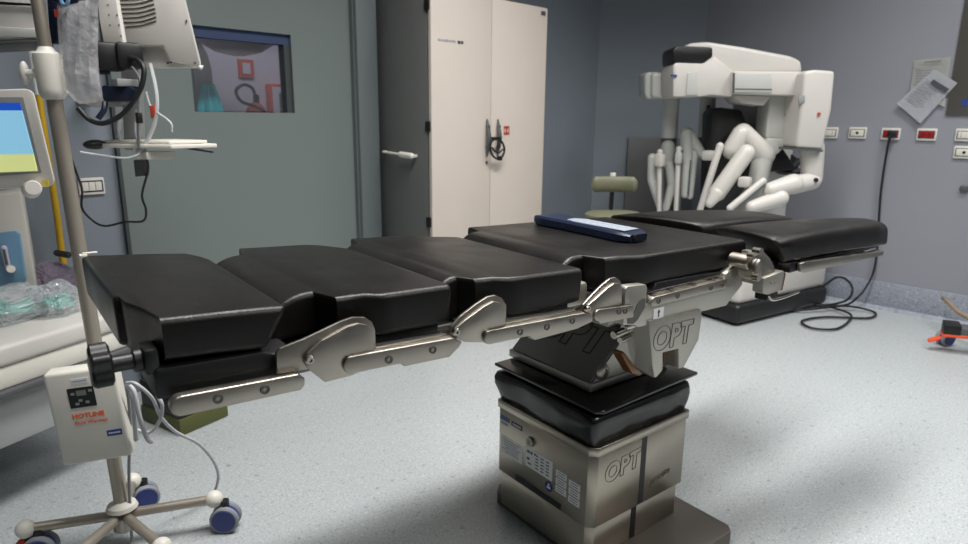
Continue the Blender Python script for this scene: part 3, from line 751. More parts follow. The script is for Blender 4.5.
# hinge at the leg end and leg rail (near, splayed) + far side
def ld(u, dv=0.): return .797-(u-1.542)*.0685+dv       # near leg edge line
mb = MB(); r5 = [(1.625, .7465), (1.640, .7485), (2.052, .7345), (2.052, .7215), (1.644, .7190), (1.628, .725)]
mb.prism([L(u, ld(u, -.014), z) for u, z in r5], (0, .012, 0), .002)
lr = obj('leg_rail', mb, 'steel', tb)
mb = MB()
for u in (1.66, 1.76, 1.86, 1.96, 2.03):
    mb.box(L(u, ld(u, .002), .742-(u-1.64)*.033), (.05, .020, .012), bev=.003)
obj('rail_posts', mb, 'chrome', lr)
mb = MB(); mb.prism([L(u, mir(ld(u, -.014))-.02*(u-1.6), z) for u, z in r5], (0, -.012, 0), .002)
obj('leg_rail', mb, 'steel', tb)
for nr in (True, False):
    g = (lambda v: v) if nr else mir
    sgn = 1 if nr else -1
    mb = MB()
    mb.cyl(L(1.448, g(.815), .765), L(1.448, g(.868), .765), .018, n=28, bev=.003)
    mb.cyl(L(1.478, g(.800), .748), L(1.478, g(.85), .748), .032, n=28, bev=.004)
    hg = obj('leg_hinge', mb, 'steel', tb)
    mb = MB()
    mb.prism([L(1.458, g(.80), .790), L(1.480, g(.80), .790), L(1.510, g(.80), .772), L(1.535, g(.80), .748), L(1.545, g(.80), .735), L(1.535, g(.80), .700), L(1.475, g(.80), .706)], (0, sgn*.05, 0), .004)
    obj('hinge_cheek', mb, 'steel', hg)
    mb = MB(); mb.prism([L(1.470, g(.788), .728), L(1.560, g(.788), .735), L(1.566, g(.788), .728), L(1.560, g(.788), .684), L(1.500, g(.788), .680), L(1.472, g(.788), .690)], (0, sgn*.03, 0), .003)
    obj('hinge_clamp', mb, 'alu', hg)
    mb = MB(); mb.prism([L(1.564, g(.789), .733), L(1.576, g(.789), .725), L(1.568, g(.789), .683), L(1.558, g(.789), .683)], (0, sgn*.03, 0), .001)
    obj('hinge_trim', mb, 'brownpl', hg)
    mb = MB(); mb.cyl(L(1.435, g(.815), .785), L(1.435, g(.80), .785), .009); mb.cyl(L(1.447, g(.81), .795), L(1.447, g(.79), .795), .010); mb.cyl(L(1.440, g(.80), .735), L(1.440, g(.785), .735), .010)
    for u in (1.505, 1.523): mb.cyl(L(u, g(.788), .712), L(u, g(.786), .712), .004, n=12)
    obj('hinge_bolts', mb, 'chrome', hg)
    mb = MB(); mb.box(L(1.52, g(.805), .675), (.05, .035, .018), bev=.003); obj('hinge_block', mb, 'blackpl', hg)
    mb = MB(); mb.tube([L(1.50, g(.79), .680), L(1.515, g(.785), .668), L(1.56, g(.78), .668), L(1.63, g(.78), .671)], .0045, n=10); obj('release_lever', mb, 'chrome', hg)
    mb = MB(); mb.box(L(1.565, g(.85), .735), (.12, .05, .03), bev=.004); obj('leg_arm', mb, 'blackpl', tb)
# clamp knob at the head end
k0 = L(.141, .905, .787)
mb = MB(); mb.cyl(k0, k0+Vector((-.052, -.004, .002)), .011, n=18); kn = obj('clamp_knob', mb, 'blackpl', tb, label='black star knob at the head end')
mb = MB()
kc = k0+Vector((-.056, -.004, .002)); rg = []
for h_, sc in ((-.012, .80), (-.009, 1.), (.009, 1.), (.012, .82)):
    rg.append([mb.bm.verts.new(kc+Vector((h_, 0, 0))+Vector((0, math.cos(a), math.sin(a)))*(.026+.0045*math.cos(5*a))*sc) for a in [2*PI*i/50 for i in range(50)]])
mb.skin(rg); obj('knob_head', mb, 'blackpl', kn)
mb = MB(); mb.cyl(k0+Vector((-.02, 0, 0)), k0+Vector((-.008, 0, 0)), .016, n=18, bev=.002); mb.box(k0+Vector((.0, .0, .0)), (.018, .045, .036), bev=.005)
obj('clamp_body', mb, 'blackpl', kn)
mb = MB(); mb.box(L(.125, 1.366, .846), (.012, .016, .006), bev=.001); mb.box(L(.136, 1.366, .850), (.024, .007, .004), bev=.001)
obj('far_clip', mb, 'whitepl', tb)

# ------------------------------------------------------------------ hand control on the seat cushion
hc0 = Vector(ud*1.237+vd*1.165); 
ang = math.atan2((.977-1.33), (1.232-1.25))
hd0 = ud*(1.236-1.248)+vd*(.99-1.345); hl = hd0.length; ha = math.atan2(hd0.y, hd0.x)
hcn = thing('hand_control', 'dark navy table hand control with white keypad label lying on the black cushion', 'remote control', tuple(ud*1.242+vd*1.167)[:2]+(.8085,), ha)
mb = MB()
n_ = 14; rg = []
for i in range(n_+1):
    t = i/n_; x = -hl/2+hl*t
    w = .0445*(1-.10*math.sin(PI*min(1, max(0, (t-.15)/.7)))) ; h = .026+.004*(1-t)
    e = 1 if .04 < t < .96 else .86
    if i in (0, n_): e = .7
    rg.append([mb.bm.verts.new((x, w*e*c, h/2*(1+s_*(e))+0)) for c, s_ in ((-.86, -1), (.86, -1), (1, -.6), (1, .6), (.88, 1), (-.88, 1), (-1, .6), (-1, -.6))])
mb.skin(rg); obj('shell', mb, 'navy', hcn, smooth=40)
mb = MB(); mb.prism([(-.055, -.020, .0275), (-.06, .012, .0275), (-.03, .030, .0275), (.150, .031, .0275), (.155, -.026, .0275), (-.02, -.028, .0275)], (0, 0, .0022), .0005)
kp = obj('keypad_label', mb, 'labelgrey', hcn)
mb = MB()
for i in range(7):
    for j in range(2): mb.box((-.01+.024*i, -.012+.026*j, .0299), (.012, .008, .0005))
obj('keypad_print', mb, 'inkl', kp)
mb = MB(); mb.cyl((hl/2-.006, -.01, .014), (hl/2+.004, -.01, .014), .009, n=16); obj('cable_socket', mb, 'blackpl', hcn)

# ------------------------------------------------------------------ surgical robot
rb = thing('surgical_robot', 'white multi arm surgical robot with black draped column parked in the room corner', 'robot', (3.85, 1.62, 0), 0)
fr = Vector((-.975, .222, 0)).normalized(); la = Vector((.222, .975, 0)).normalized()
b0 = Vector((3.345, 1.395, 0))
def RB(f_, l_, z): return b0-fr*f_+la*l_+Vector((0, 0, z))     # f_ back from the front edge, l_ away from the near edge
def rbox(f0, f1, l0, l1, z0, z1, bev=.02, seg=3):
    mb = MB(); mb.prism([RB(f0, l0, z0), RB(f1, l0, z0), RB(f1, l1, z0), RB(f0, l1, z0)], (0, 0, z1-z0), bev, seg); return mb
wobj('base_skirt', rbox(0, .86, 0, .72, .012, .125, .03), 'blackpl', rb)
wobj('base_shell', rbox(.015, .845, .015, .705, .12, .36, .035), 'white', rb)
mb = MB()
for f_, l_ in ((.1, .1), (.1, .62), (.76, .1), (.76, .62)): mb.cyl(RB(f_, l_-.02, .03), RB(f_, l_+.02, .03), .03)
wobj('base_wheels', mb, 'blackpl', rb)
wobj('column', rbox(.42, .70, .23, .50, .34, 1.36, .03), 'white_g', rb)
mb = MB(); mb.prism([(3.5500, 1.7533, 1.1458), (3.5840, 1.7193, 1.1736), (3.6726, 1.6307, 1.1585), (3.7127, 1.5906, 1.0490), (3.8152, 1.4881, 1.0227), (3.9246, 1.3787, 0.8273), (3.8199, 1.4834, 0.8143), (3.7420, 1.5613, 0.7674), (3.6570, 1.6463, 0.5803), (3.5752, 1.7281, 0.5673)], Fv*.16, .015, 2)
wobj('black_drape', mb, 'black', rb)
wobj('back_drape', MB().prism([(3.8699, 1.6455, 0.9310), (3.9566, 1.5588, 1.0021), (4.0849, 1.4305, 0.8755), (4.0826, 1.4328, 0.8045), (3.8885, 1.6269, 0.7957)], Fv*.1, .01), 'black', rb)
# boom
def px_prism(pts, depth, bev, seg=2): return MB().prism(pts, Fv*depth, bev, seg)
mb = px_prism([(3.2789, 1.8406, 1.3813), (3.2894, 1.8301, 1.4629), (3.3249, 1.7945, 1.4987), (3.3920, 1.7274, 1.5072), (3.5329, 1.5865, 1.4815), (3.7135, 1.4060, 1.4384), (3.7534, 1.3660, 1.4136), (3.7626, 1.3568, 1.3523), (3.4330, 1.6864, 1.3424)], .26, .02, 3)
bo = wobj('boom', mb, 'white', rb)
mb = px_prism([(3.2218, 1.8269, 1.3873), (3.2180, 1.8308, 1.4575), (3.2281, 1.8206, 1.4751), (3.2427, 1.8061, 1.4803), (3.3655, 1.6833, 1.4746), (3.3688, 1.6800, 1.4246), (3.3409, 1.7078, 1.3941)], .22, .012, 2)
wobj('boom_cap', mb, 'blackpl', rb)
mb = px_prism([(3.2134, 1.8212, 1.3765), (3.2236, 1.8110, 1.3942), (3.3280, 1.7066, 1.3907), (3.3627, 1.6719, 1.4288), (3.3863, 1.6483, 1.4091), (3.4422, 1.5924, 1.3545), (3.4478, 1.5868, 1.2221), (3.3682, 1.6664, 1.2313), (3.3237, 1.7109, 1.2203), (3.2221, 1.8125, 1.2189)], .24, .014, 2)
wobj('boom_head', mb, 'white', rb)
mb = px_prism([(3.2640, 1.7593, 1.3414), (3.3006, 1.7227, 1.3520), (3.3081, 1.7152, 1.2302), (3.2631, 1.7602, 1.2296)], .01, .003)
wobj('head_panel', mb, 'white_g', rb)
mb = px_prism([(3.2011, 1.8222, 1.3330), (3.2235, 1.7998, 1.3318), (3.2241, 1.7992, 1.3217), (3.2016, 1.8217, 1.3229)], .01, 0); wobj('logo_mark', mb, 'labelblue', rb)
mb = px_prism([(3.3735, 2.0854, 1.3489), (3.3848, 2.0740, 1.3656), (3.4658, 1.9931, 1.3667), (3.4738, 1.9850, 1.2175), (3.3922, 2.0667, 1.2163), (3.3788, 2.0800, 1.2384)], .16, .02, 3)
wobj('far_arm_block', mb, 'white_g', rb)
mb = px_prism([(3.3659, 2.0364, 1.3603), (3.4298, 1.9725, 1.3639), (3.4378, 1.9645, 1.2163), (3.3729, 2.0294, 1.2208)], .2, .02, 3)
wobj('far_arm_block', mb, 'white_g', rb)
mb = px_prism([(3.3998, 1.5782, 1.3516), (3.6691, 1.3090, 1.3529), (3.6801, 1.2980, 1.2297), (3.4080, 1.5700, 1.2360)], .2, .01, 2)
cb = wobj('cross_bar', mb, 'white', rb)
mb = px_prism([(3.4012, 1.5670, 1.3412), (3.5375, 1.4306, 1.3407), (3.5452, 1.4229, 1.2453), (3.4042, 1.5639, 1.2459)], .012, .003)
wobj('bar_recess', mb, 'white_g', rb)
mb = px_prism([(3.3947, 1.5721, 1.3411), (3.4002, 1.5665, 1.3412), (3.4055, 1.5612, 1.2408), (3.3999, 1.5668, 1.2407)], .012, 0)
mb.prism([(3.4047, 1.5606, 1.2635), (3.5418, 1.4235, 1.2629), (3.5422, 1.4231, 1.2579), (3.4051, 1.5602, 1.2584)], Fv*.012)
wobj('recess_gap', mb, 'greyd', rb)
mb = px_prism([(3.4934, 1.5977, 1.2340), (3.6345, 1.4567, 1.2308), (3.6081, 1.4830, 1.1783), (3.5231, 1.5681, 1.1928)], .2, .01); wobj('under_housing', mb, 'white', rb)
# vertical setup-arm blocks
mb = px_prism([(3.5787, 1.2862, 1.3446), (3.6136, 1.2513, 1.3573), (3.6917, 1.1732, 1.3511), (3.6975, 1.1674, 1.1584), (3.6837, 1.1812, 0.9549), (3.5829, 1.2820, 0.9637), (3.5836, 1.2812, 1.2067)], .2, .016, 3)
ab = wobj('near_arm_block', mb, 'white', rb)
mb = px_prism([(3.5614, 1.2894, 0.9640), (3.6727, 1.1780, 0.9579), (3.6739, 1.1768, 0.9450), (3.5623, 1.2885, 0.9537)], .2, 0); wobj('arm_block_base', mb, 'greyd', rb)
mb = MB(); mb.cyl((3.6530, 1.2133, 1.1377), (3.6434, 1.2101, 1.1376), .009, n=14); wobj('red_button', mb, 'redsign', rb)
mb = px_prism([(3.5673, 1.2920, 1.2213), (3.5882, 1.2711, 1.2315), (3.5913, 1.2680, 1.1968), (3.5703, 1.2889, 1.1865)], .01, .001); wobj('arm_label', mb, 'greypl', rb)
mb = px_prism([(3.6466, 1.4729, 1.2366), (3.7498, 1.3697, 1.2381), (3.7588, 1.3606, 0.9996), (3.6493, 1.4702, 1.0088)], .16, .012, 3)
wobj('mid_arm_block', mb, 'white_g', rb)
mb = MB(); mb.cyl((3.7166, 1.4029, 1.1325), (3.7084, 1.3998, 1.1324), .009, n=14); wobj('red_button', mb, 'redsign', rb)
mb = px_prism([(3.6330, 1.4582, 1.0094), (3.7337, 1.3574, 1.0055), (3.6825, 1.4087, 0.9240), (3.6368, 1.4544, 0.9125)], .12, .008, 2); wobj('mid_arm_elbow', mb, 'white_g', rb)
# far setup posts
wobj('far_post', MB().cyl((3.5700, 2.0162, 1.2489), (3.5713, 2.0149, 0.9945), .047, n=24), 'white_g', rb)
wobj('far_post_ring', MB().cyl((3.5709, 2.0152, 1.0004), (3.5717, 2.0145, 0.9474), .046, n=24), 'greyd', rb)
wobj('far_post', MB().cyl((3.7672, 1.8897, 1.2530), (3.7748, 1.8821, 1.0014), .047, n=24), 'white_g', rb)
wobj('far_post_ring', MB().cyl((3.7744, 1.8825, 1.0074), (3.7767, 1.8802, 0.9717), .046, n=24), 'greyd', rb)
wobj('post_mark', MB().box((3.7234, 1.8600, 1.1710), (.02, .012, .035)), 'greyd', rb)
def arm(pts, rad, m='white', name='arm_link'):
    mb = MB()
    for i in range(len(pts)-1): mb.capsule(pts[i], pts[i+1], rad[i], rad[i+1])
    return wobj(name, mb, m, rb, smooth=60)
arm([(3.5428, 2.0009, 0.9427), (3.5433, 2.0004, 0.8543)], [.042, .036], 'white_g')
arm([(3.4274, 2.0315, 0.8804), (3.4317, 2.0271, 0.7515), (3.4786, 1.9803, 0.5789)], [.028, .028, .024], 'white_g')
arm([(3.5346, 1.9808, 0.8380), (3.5538, 1.9616, 0.7192), (3.5358, 1.9797, 0.5799)], [.026, .027, .022], 'white_g')
arm([(3.4031, 1.9709, 0.9186), (3.4174, 1.9566, 0.5631)], [.018, .013], 'white', 'instrument_arm')
wobj('instrument_carriage', MB().box((3.3965, 1.9634, 0.8734), (.05, .05, .075), bev=.01), 'white', rb)
arm([(3.4616, 1.8841, 0.9377), (3.4699, 1.8759, 0.5729)], [.017, .014], 'white', 'instrument_arm')
wobj('instrument_carriage', MB().box((3.4554, 1.8762, 0.8871), (.038, .038, .065), bev=.008), 'white_g', rb)
arm([(3.5405, 1.8901, 1.0213), (3.5551, 1.8755, 0.8431), (3.5567, 1.8739, 0.6726)], [.038, .030, .024], 'white_g')
arm([(3.5579, 1.8868, 1.0212), (3.6183, 1.8264, 0.9129)], [.036, .028], 'white_g')
arm([(3.5982, 1.8606, 0.9178), (3.5971, 1.8618, 0.6588)], [.026, .02], 'white_g')
mb = MB()
for a_, b_ in (((3.3995, 1.9491, 0.9139), (3.4155, 1.9331, 0.5718)), ((3.4596, 1.8606, 0.9330), (3.4675, 1.8528, 0.5815)), ((3.5419, 1.8491, 0.8740), (3.5436, 1.8474, 0.6700))): mb.cyl(a_, b_, .0045, n=8)
wobj('guide_slots', mb, 'greyd', rb)
wobj('wrist_block', MB().box((3.5371, 1.7237, 0.9058), (.08, .08, .055), bev=.012), 'white', rb)
arm([(3.4545, 1.6366, 0.9639), (3.3990, 1.6921, 0.6107)], [.020, .018], 'white', 'instrument_arm')
arm([(3.5508, 1.5687, 1.0289), (3.5220, 1.5975, 0.9421)], [.050, .052])
arm([(3.5679, 1.5657, 1.0342), (3.6588, 1.4748, 0.9163)], [.052, .060])
arm([(3.6553, 1.4782, 0.9108), (3.6459, 1.4877, 0.7784)], [.056, .052], 'white_g')
arm([(3.4591, 1.4906, 0.9324), (3.3639, 1.5858, 0.7177)], [.046, .046])
arm([(3.3543, 1.5813, 0.7188), (3.3311, 1.6045, 0.6643)], [.040, .026])
wobj('wrist_block', MB().box((3.4270, 1.4661, 0.7821), (.06, .06, .055), bev=.012), 'white', rb)
arm([(3.4338, 1.3745, 0.7938), (3.3216, 1.4867, 0.6501)], [.018, .018], 'white', 'instrument_arm')
wobj('guide_slots', MB().cyl((3.4374, 1.3639, 0.7788), (3.3358, 1.4655, 0.6458), .006, n=8), 'greyd', rb)
arm([(3.7267, 1.2513, 0.9614), (3.7412, 1.2368, 0.8019)], [.062, .054])
arm([(3.7214, 1.2284, 0.7876), (3.6092, 1.2840, 0.7689)], [.047, .050])
arm([(3.5879, 1.2770, 0.7761), (3.4876, 1.3490, 0.7452)], [.054, .042])
wobj('joint_mark', MB().cyl((3.6934, 1.1998, 0.7967), (3.6721, 1.1928, 0.7984), .012), 'black', rb)
arm([(3.5041, 1.3043, 0.7058), (3.4034, 1.4049, 0.6567)], [.044, .034])
mb = MB()
mb.tube([(3.8986, 1.5462, 0.8880), (3.9439, 1.5008, 0.8421), (3.9949, 1.4498, 0.8312), (4.0325, 1.4122, 0.8784)], .02); mb.tube([(3.8593, 1.5147, 0.8508), (3.9120, 1.4620, 0.8111), (3.9857, 1.3883, 0.8180)], .015)
wobj('arm_cables', mb, 'cable', rb)

# ------------------------------------------------------------------ surgeon stool and grey panel
sx, sy = 2.615, 1.735
st = thing('surgeon_stool', 'olive padded stool with curved backrest between the cabinet and the robot', 'stool', (sx, sy, 0), R(-45))
zs = .665
mb = MB(); mb.lathe([(.02, zs-.055), (.115, zs-.055), (.135, zs-.045), (.143, zs-.025), (.14, zs-.008), (.125, zs), (.02, zs+.004)], (0, 0, 0), n=36)
obj('seat', mb, 'olive', st)
mb = MB(); rg = []
for k in range(15):
    a = R(-38+76*k/14); rad = .19
    cpt = Vector((rad*math.sin(a)*.9, -rad*math.cos(a)*.8-.0+.03, zs+.130))
    tng = Vector((math.cos(a), math.sin(a), 0))
    e = 1 if 0 < k < 14 else .6
    rg.append(mb.ring(cpt, tng, .018*e, 16, ry=.038*e))
mb.skin(rg)
for v_ in mb.bm.verts: v_.co.y = -v_.co.y - .06
obj('backrest', mb, 'olive', st, smooth=60)
mb = MB(); mb.tube([(0, .0, zs-.07), (0, .06, zs-.06), (0, .09, zs+.0), (0, .085, zs+.12)], .011); obj('backrest_bar', mb, 'blackpl', st)
mb = MB(); mb.cyl((0, .085, zs+.165), (0, .085, zs+.182), .014, n=16); obj('backrest_knob', mb, 'whitepl', st)
mb = MB(); mb.cyl((0, 0, .12), (0, 0, zs-.05), .024, n=20); mb.cyl((0, 0, zs-.09), (0, 0, zs-.05), .07, n=20); obj('gas_column', mb, 'chrome', st)
for k in range(5):
    a = 2*PI*k/5
    lg = obj('leg', MB().cyl((0, 0, .12), (.24*math.cos(a), .24*math.sin(a), .075), .02, .014, n=12), 'chrome', st)
    obj('caster', MB().cyl((.24*math.cos(a), .24*math.sin(a)-.012, .028), (.24*math.cos(a), .24*math.sin(a)+.012, .028), .028, n=20), 'blackpl', lg)

vp = Vector((XR, CY, 0))+nb*.40
mb = MB(); 
p0 = Vector((CX, YB, 0))-nb*.235; p1 = Vector((CX, YB, 0))-nb*.60
mb.prism([p0+nn*.03+Vector((0, 0, .25)), p1+nn*.03+Vector((0, 0, .25)), p1+nn*.03+Vector((0, 0, 0.975)), p0+nn*.03+Vector((0, 0, 0.975))], -nn*.03, .003)
vg = tag(obj('wall_vent', mb, 'cabside'), 'dark grey vent panel on the angled corner wall behind the stool', 'vent')
# ------------------------------------------------------------------ right wall fittings
def plate(y, z, m, label, kind):
    o = thing('wall_socket', label, 'socket', (XR, y, z), 0, 'outlet plates on the right wall')
    mb = MB(); mb.box((-.006, 0, 0), (.012, .096, .067), bev=.004); obj('cover_plate', mb, 'whitepl', o)
    mb = MB(); mb.box((-.0125, 0, 0), (.002, .080, .044), bev=.0005); obj('inner_rim', mb, 'greyd', o)
    mb = MB(); mb.box((-.014, 0, 0), (.004, .070, .036), bev=.001); fa = obj('insert', mb, m, o)
    mb = MB()
    if kind == 'two':
        for s_ in (-.02, .02):
            for q_ in (-.006, 0, .006): mb.cyl((-.0165, s_, q_*1.6), (-.0158, s_, q_*1.6), .0022, n=8)
    elif kind == 'slot':
        for q_ in (-.014, .014): mb.box((-.0163, q_, 0), (.001, .003, .03))
    else:
        mb.cyl((-.0168, 0, 0), (-.0158, 0, 0), .008, n=16)
    obj('pin_holes', mb, 'black', fa)
    return o
plate(1.372, 1.033, 'whitepl', 'white wall outlet partly hidden behind the robot arm', 'two')
plate(1.216, 1.036, 'whitepl', 'white wall outlet just left of the plugged red one', 'one')
plate(1.042, 1.034, 'socketred', 'red wall outlet with the black plug in it', 'slot')
plate(.866, 1.035, 'socketred', 'red wall outlet with nothing plugged in', 'slot')
plate(.686, 1.037, 'whitepl', 'upper grey outlet at the right edge, under the dark panel', 'two')
plate(.680, .945, 'whitepl', 'lower outlet at the right edge with a black switch', 'one')
mb = MB(); mb.box((XR-.01, .650, .752), (.02, .04, .03), bev=.004)
tag(obj('wall_clip', mb, 'greyd'), 'small dark grey wall fitting low at the right edge', 'fitting')
# plug, cord
cordp = [(XR-.045, 1.035, 1.028), (XR-.05, 1.036, 1.0), (4.3250, 1.0430, 0.8579), (4.3300, 1.0412, 0.6834), (4.3300, 1.0278, 0.5069), (4.3300, 1.0156, 0.3576), (4.3200, 1.0127, 0.2371), (4.2900, 1.0258, 0.1532), (4.2500, 1.0539, 0.0802), (4.2385, 1.1191, 0.0120), (4.1017, 1.2461, 0.0120), (4.0806, 1.3860, 0.0120), (3.8244, 1.4373, 0.0200), (3.8931, 1.2604, 0.0200), (4.1448, 1.0936, 0.0300), (4.2037, 0.9521, 0.0120), (4.0440, 0.9409, 0.0120), (3.8818, 1.1181, 0.0120), (3.7046, 1.1814, 0.0120), (3.6134, 1.0973, 0.0120), (3.6872, 1.0048, 0.0120), (3.8763, 0.9961, 0.0120), (4.0052, 1.0251, 0.0250), (4.0928, 1.1592, 0.0200), (4.0811, 1.2574, 0.0200)]
pc = thing('power_cord', 'black power cord from the red socket to a loose coil on the floor', 'cord', (XR-.03, 1.05, 0))
wobj('cord', MB().tube(cordp, .0065, n=8, sub=8), 'cable', pc)
mb = MB(); mb.box((XR-.032, 1.030, 1.034), (.034, .042, .040), bev=.008); mb.cyl((XR-.045, 1.035, 1.03), (XR-.047, 1.035, .985), .010, .007, n=12)
wobj('plug', mb, 'blackpl', pc)
lc = [(3.9762, 1.1834, 0.1600), (3.9494, 1.0991, 0.2400), (4.0259, 1.0538, 0.2000), (4.1695, 1.0730, 0.1100), (4.2653, 1.1293, 0.0300), (4.1472, 1.2038, 0.0120), (4.0798, 1.3260, 0.0120), (3.9426, 1.3938, 0.0120)]
wobj('cord_loop', MB().tube(lc, .0070, n=8, sub=8), 'cable', pc)
# papers
def sheet(pts, label, m, lines, bar=False):
    p = [Vector(q) for q in pts]      # tl, tr, br, bl on the wall plane
    mb = MB(); n_ = Vector((-1, 0, 0))
    rg = []
    g = 8
    vs = [[mb.bm.verts.new(p[0].lerp(p[1], i/g).lerp(p[3].lerp(p[2], i/g), j/g)+n_*(.002*math.sin(i*1.1)+.006*(j/g)**3)) for i in range(g+1)] for j in range(g+1)]
    for j in range(g):
        for i in range(g): mb.bm.faces.new((vs[j][i], vs[j+1][i], vs[j+1][i+1], vs[j][i+1]))
    bmesh.ops.solidify(mb.bm, geom=mb.bm.faces[:], thickness=.0006)
    o = tag(obj('paper_sheet', mb, m), label, 'paper', 'notices taped to the right wall')
    mb = MB()
    ex = (p[1]-p[0]); ey = (p[3]-p[0])
    for k in range(lines):
        t = .25+.6*k/lines; a = p[0]+ex*.1+ey*t+n_*.010; b = p[0]+ex*(.55+.3*((k*7) % 5)/5)+ey*t+n_*.010
        mb.prism([a, b, b+ey*.018, a+ey*.018], n_*.0005)
    obj('printed_lines', mb, 'inkl', o)
    mb = MB()
    if bar:
        a = p[0]+ex*.30+ey*.18+n_*.011; b = p[0]+ex*.98+ey*.18+n_*.011; mb.prism([a, b, b+ey*.10, a+ey*.10], n_*.0005)
        obj('black_bar', mb, 'ink', o)
    else:
        a = p[0]+ex*.3+ey*.09+n_*.010; b = p[0]+ex*.75+ey*.09+n_*.010; mb.prism([a, b, b+ey*.025, a+ey*.025], n_*.0005)
        obj('heading', mb, 'ink', o)
    return o
sheet([(4.3520, 0.9814, 1.4382), (4.3520, 0.8136, 1.4449), (4.3520, 0.8022, 1.1840), (4.3520, 0.9788, 1.2665)], 'cream notice sheet taped to the right wall, behind the tilted white sheet', 'paper2', 7)
sheet([(4.3400, 0.8798, 1.3853), (4.3400, 0.7623, 1.3084), (4.3400, 0.9013, 1.0948), (4.3400, 1.0311, 1.2040)], 'tilted white sheet with a black bar taped over the cream notice', 'paper', 9, True)
# dark stainless viewer panel
vq = [(4.3400, 0.8309, 1.9269), (4.3400, 0.7937, 1.1414)]
y1 = vq[1][1]; zb_ = vq[1][2]
vw = thing('wall_viewer', 'dark stainless panel on the right wall at the right edge of the picture', 'wall panel', (XR, .45, 1.4))
wobj('panel', MB().box((XR-.006, y1-.30, zb_+.40), (.012, .60, .80), bev=.002), 'viewer', vw)
ly = y1-.075
mb = MB(); mb.box((XR-.0125, ly, zb_+.065), (.001, .026, .035)); wobj('blue_mark', mb, 'labelblue', vw)
mb = MB(); mb.box((XR-.0125, ly-.055, zb_+.06), (.001, .03, .02)); wobj('white_mark', mb, 'label', vw)

# ------------------------------------------------------------------ cart at right edge
ec = thing('equipment_cart', 'grey cart base with blue orange caster at the right edge', 'cart', (3.95, .20, 0))
def caster(root, c, rad=.04, w=.05, heading=0., orange=None, name='caster', par=None):
    c = Vector(c); a = Vector((math.cos(heading), math.sin(heading), 0))
    mb = MB()
    for s_ in (-1, 1):
        m0 = c+a*s_*w*.30
        mb.cyl(m0-a*w*.18, m0+a*w*.18, rad, n=28, bev=.004)
    o = wobj(name, mb, 'tyre', root)
    mb = MB()
    for s_ in (-1, 1):
        m0 = c+a*s_*w*.5
        mb.cyl(m0-a*w*.03*s_, m0+a*s_*w*.02, rad*.80, n=26)
    mb.cyl(c-a*w*.1, c+a*w*.1, rad*.9, n=24)
    mtx = (Matrix.Translation(root.location) @ root.rotation_euler.to_matrix().to_4x4()).inverted()
    bmesh.ops.transform(mb.bm, matrix=mtx, verts=mb.bm.verts); obj('wheel_disc', mb, 'blue', o)
    mb = MB(); side = Vector((-a.y, a.x, 0))
    mb.cyl(c+Vector((0, 0, rad*.9)), c+Vector((0, 0, rad*1.35)), .012, n=14)
    bmesh.ops.transform(mb.bm, matrix=mtx, verts=mb.bm.verts); obj('swivel', mb, 'blackpl', o)
    if orange:
        mb = MB(); mb.box((0, 0, 0), (w*.7, rad*.7, rad*.25), bev=.004)
        bmesh.ops.transform(mb.bm, matrix=mtx @ (Matrix.Translation(c+side*orange*rad*1.05+Vector((0, 0, rad*.55))) @ Matrix.Rotation(heading, 4, 'Z') @ Matrix.Rotation(R(25*-orange), 4, 'X')), verts=mb.bm.verts)
        obj('brake_pedal', mb, 'orange', o)
    return o
wc = Vector((3.8591, 0.5427, 0.0000))
caster(ec, wc+Vector((0, 0, .040)), .040, .055, R(60), None)
l0 = Vector((3.7398, 0.5337, 0.1150)); l1 = l0+Vector((.16, -.42, 0))
dv_ = (l1-l0).normalized(); sd = Vector((-dv_.y, dv_.x, 0))
mb = MB(); mb.prism([l0+sd*.03-Vector((0, 0, .025)), l0-sd*.03-Vector((0, 0, .025)), l0-sd*.03+Vector((0, 0, .02)), l0+sd*.03+Vector((0, 0, .03))], l1-l0, .006)
wobj('leg', mb, 'greyd', ec)
mb = MB(); mb.prism([l0+sd*.034-Vector((0, 0, .03))-dv_*.01, l0-sd*.034-Vector((0, 0, .03))-dv_*.01, l0-sd*.034+Vector((0, 0, .03))-dv_*.01, l0+sd*.034+Vector((0, 0, .04))-dv_*.01], dv_*.07, .005)
wobj('leg_end_cap', mb, 'blackpl', ec)
mb = MB(); mb.prism([l0+sd*.036-dv_*.012+Vector((0,0,-.032)), l0+sd*.036+dv_*.09+Vector((0,0,-.028)), l0-sd*.036+dv_*.09+Vector((0,0,-.028)), l0-sd*.036-dv_*.012+Vector((0,0,-.032))], (0,0,.014), .003); mb.prism([l0-dv_*.06+sd*.02+Vector((0,0,-.075)), l0-dv_*.01+sd*.02+Vector((0,0,-.05)), l0-dv_*.01-sd*.02+Vector((0,0,-.05)), l0-dv_*.06-sd*.02+Vector((0,0,-.075))], (0,0,.012), .002); mb.box(l0+dv_*.17+Vector((0, 0, .045)), (.06, .09, .03), bev=.01)
wobj('orange_bumper', mb, 'orange', ec)
mb = MB(); mb.box(l1+Vector((.05, -.2, .10)), (.4, .4, .1), bev=.02); mb.cyl(l1+Vector((.05, -.2, .1)), l1+Vector((.05, -.2, 1.0)), .03)
wobj('frame', mb, 'greyd', ec)
mb = MB()
for dz in (0, .018): mb.tube([(4.2413, 0.6399, 0.1550), (4.1174, 0.6014, 0.1700), (4.0133, 0.5364, 0.1500), (3.9636, 0.4845, 0.1400), (3.8867, 0.3982, 0.1300)], .011)
wobj('tube', mb, 'tan', ec)
for q_ in ((.35, -.75, .046), (-.1, -.75, .046), (.4, -.3, .046)):
    caster(ec, (wc.x+q_[0], wc.y+q_[1], .046), .046, .06, R(70))

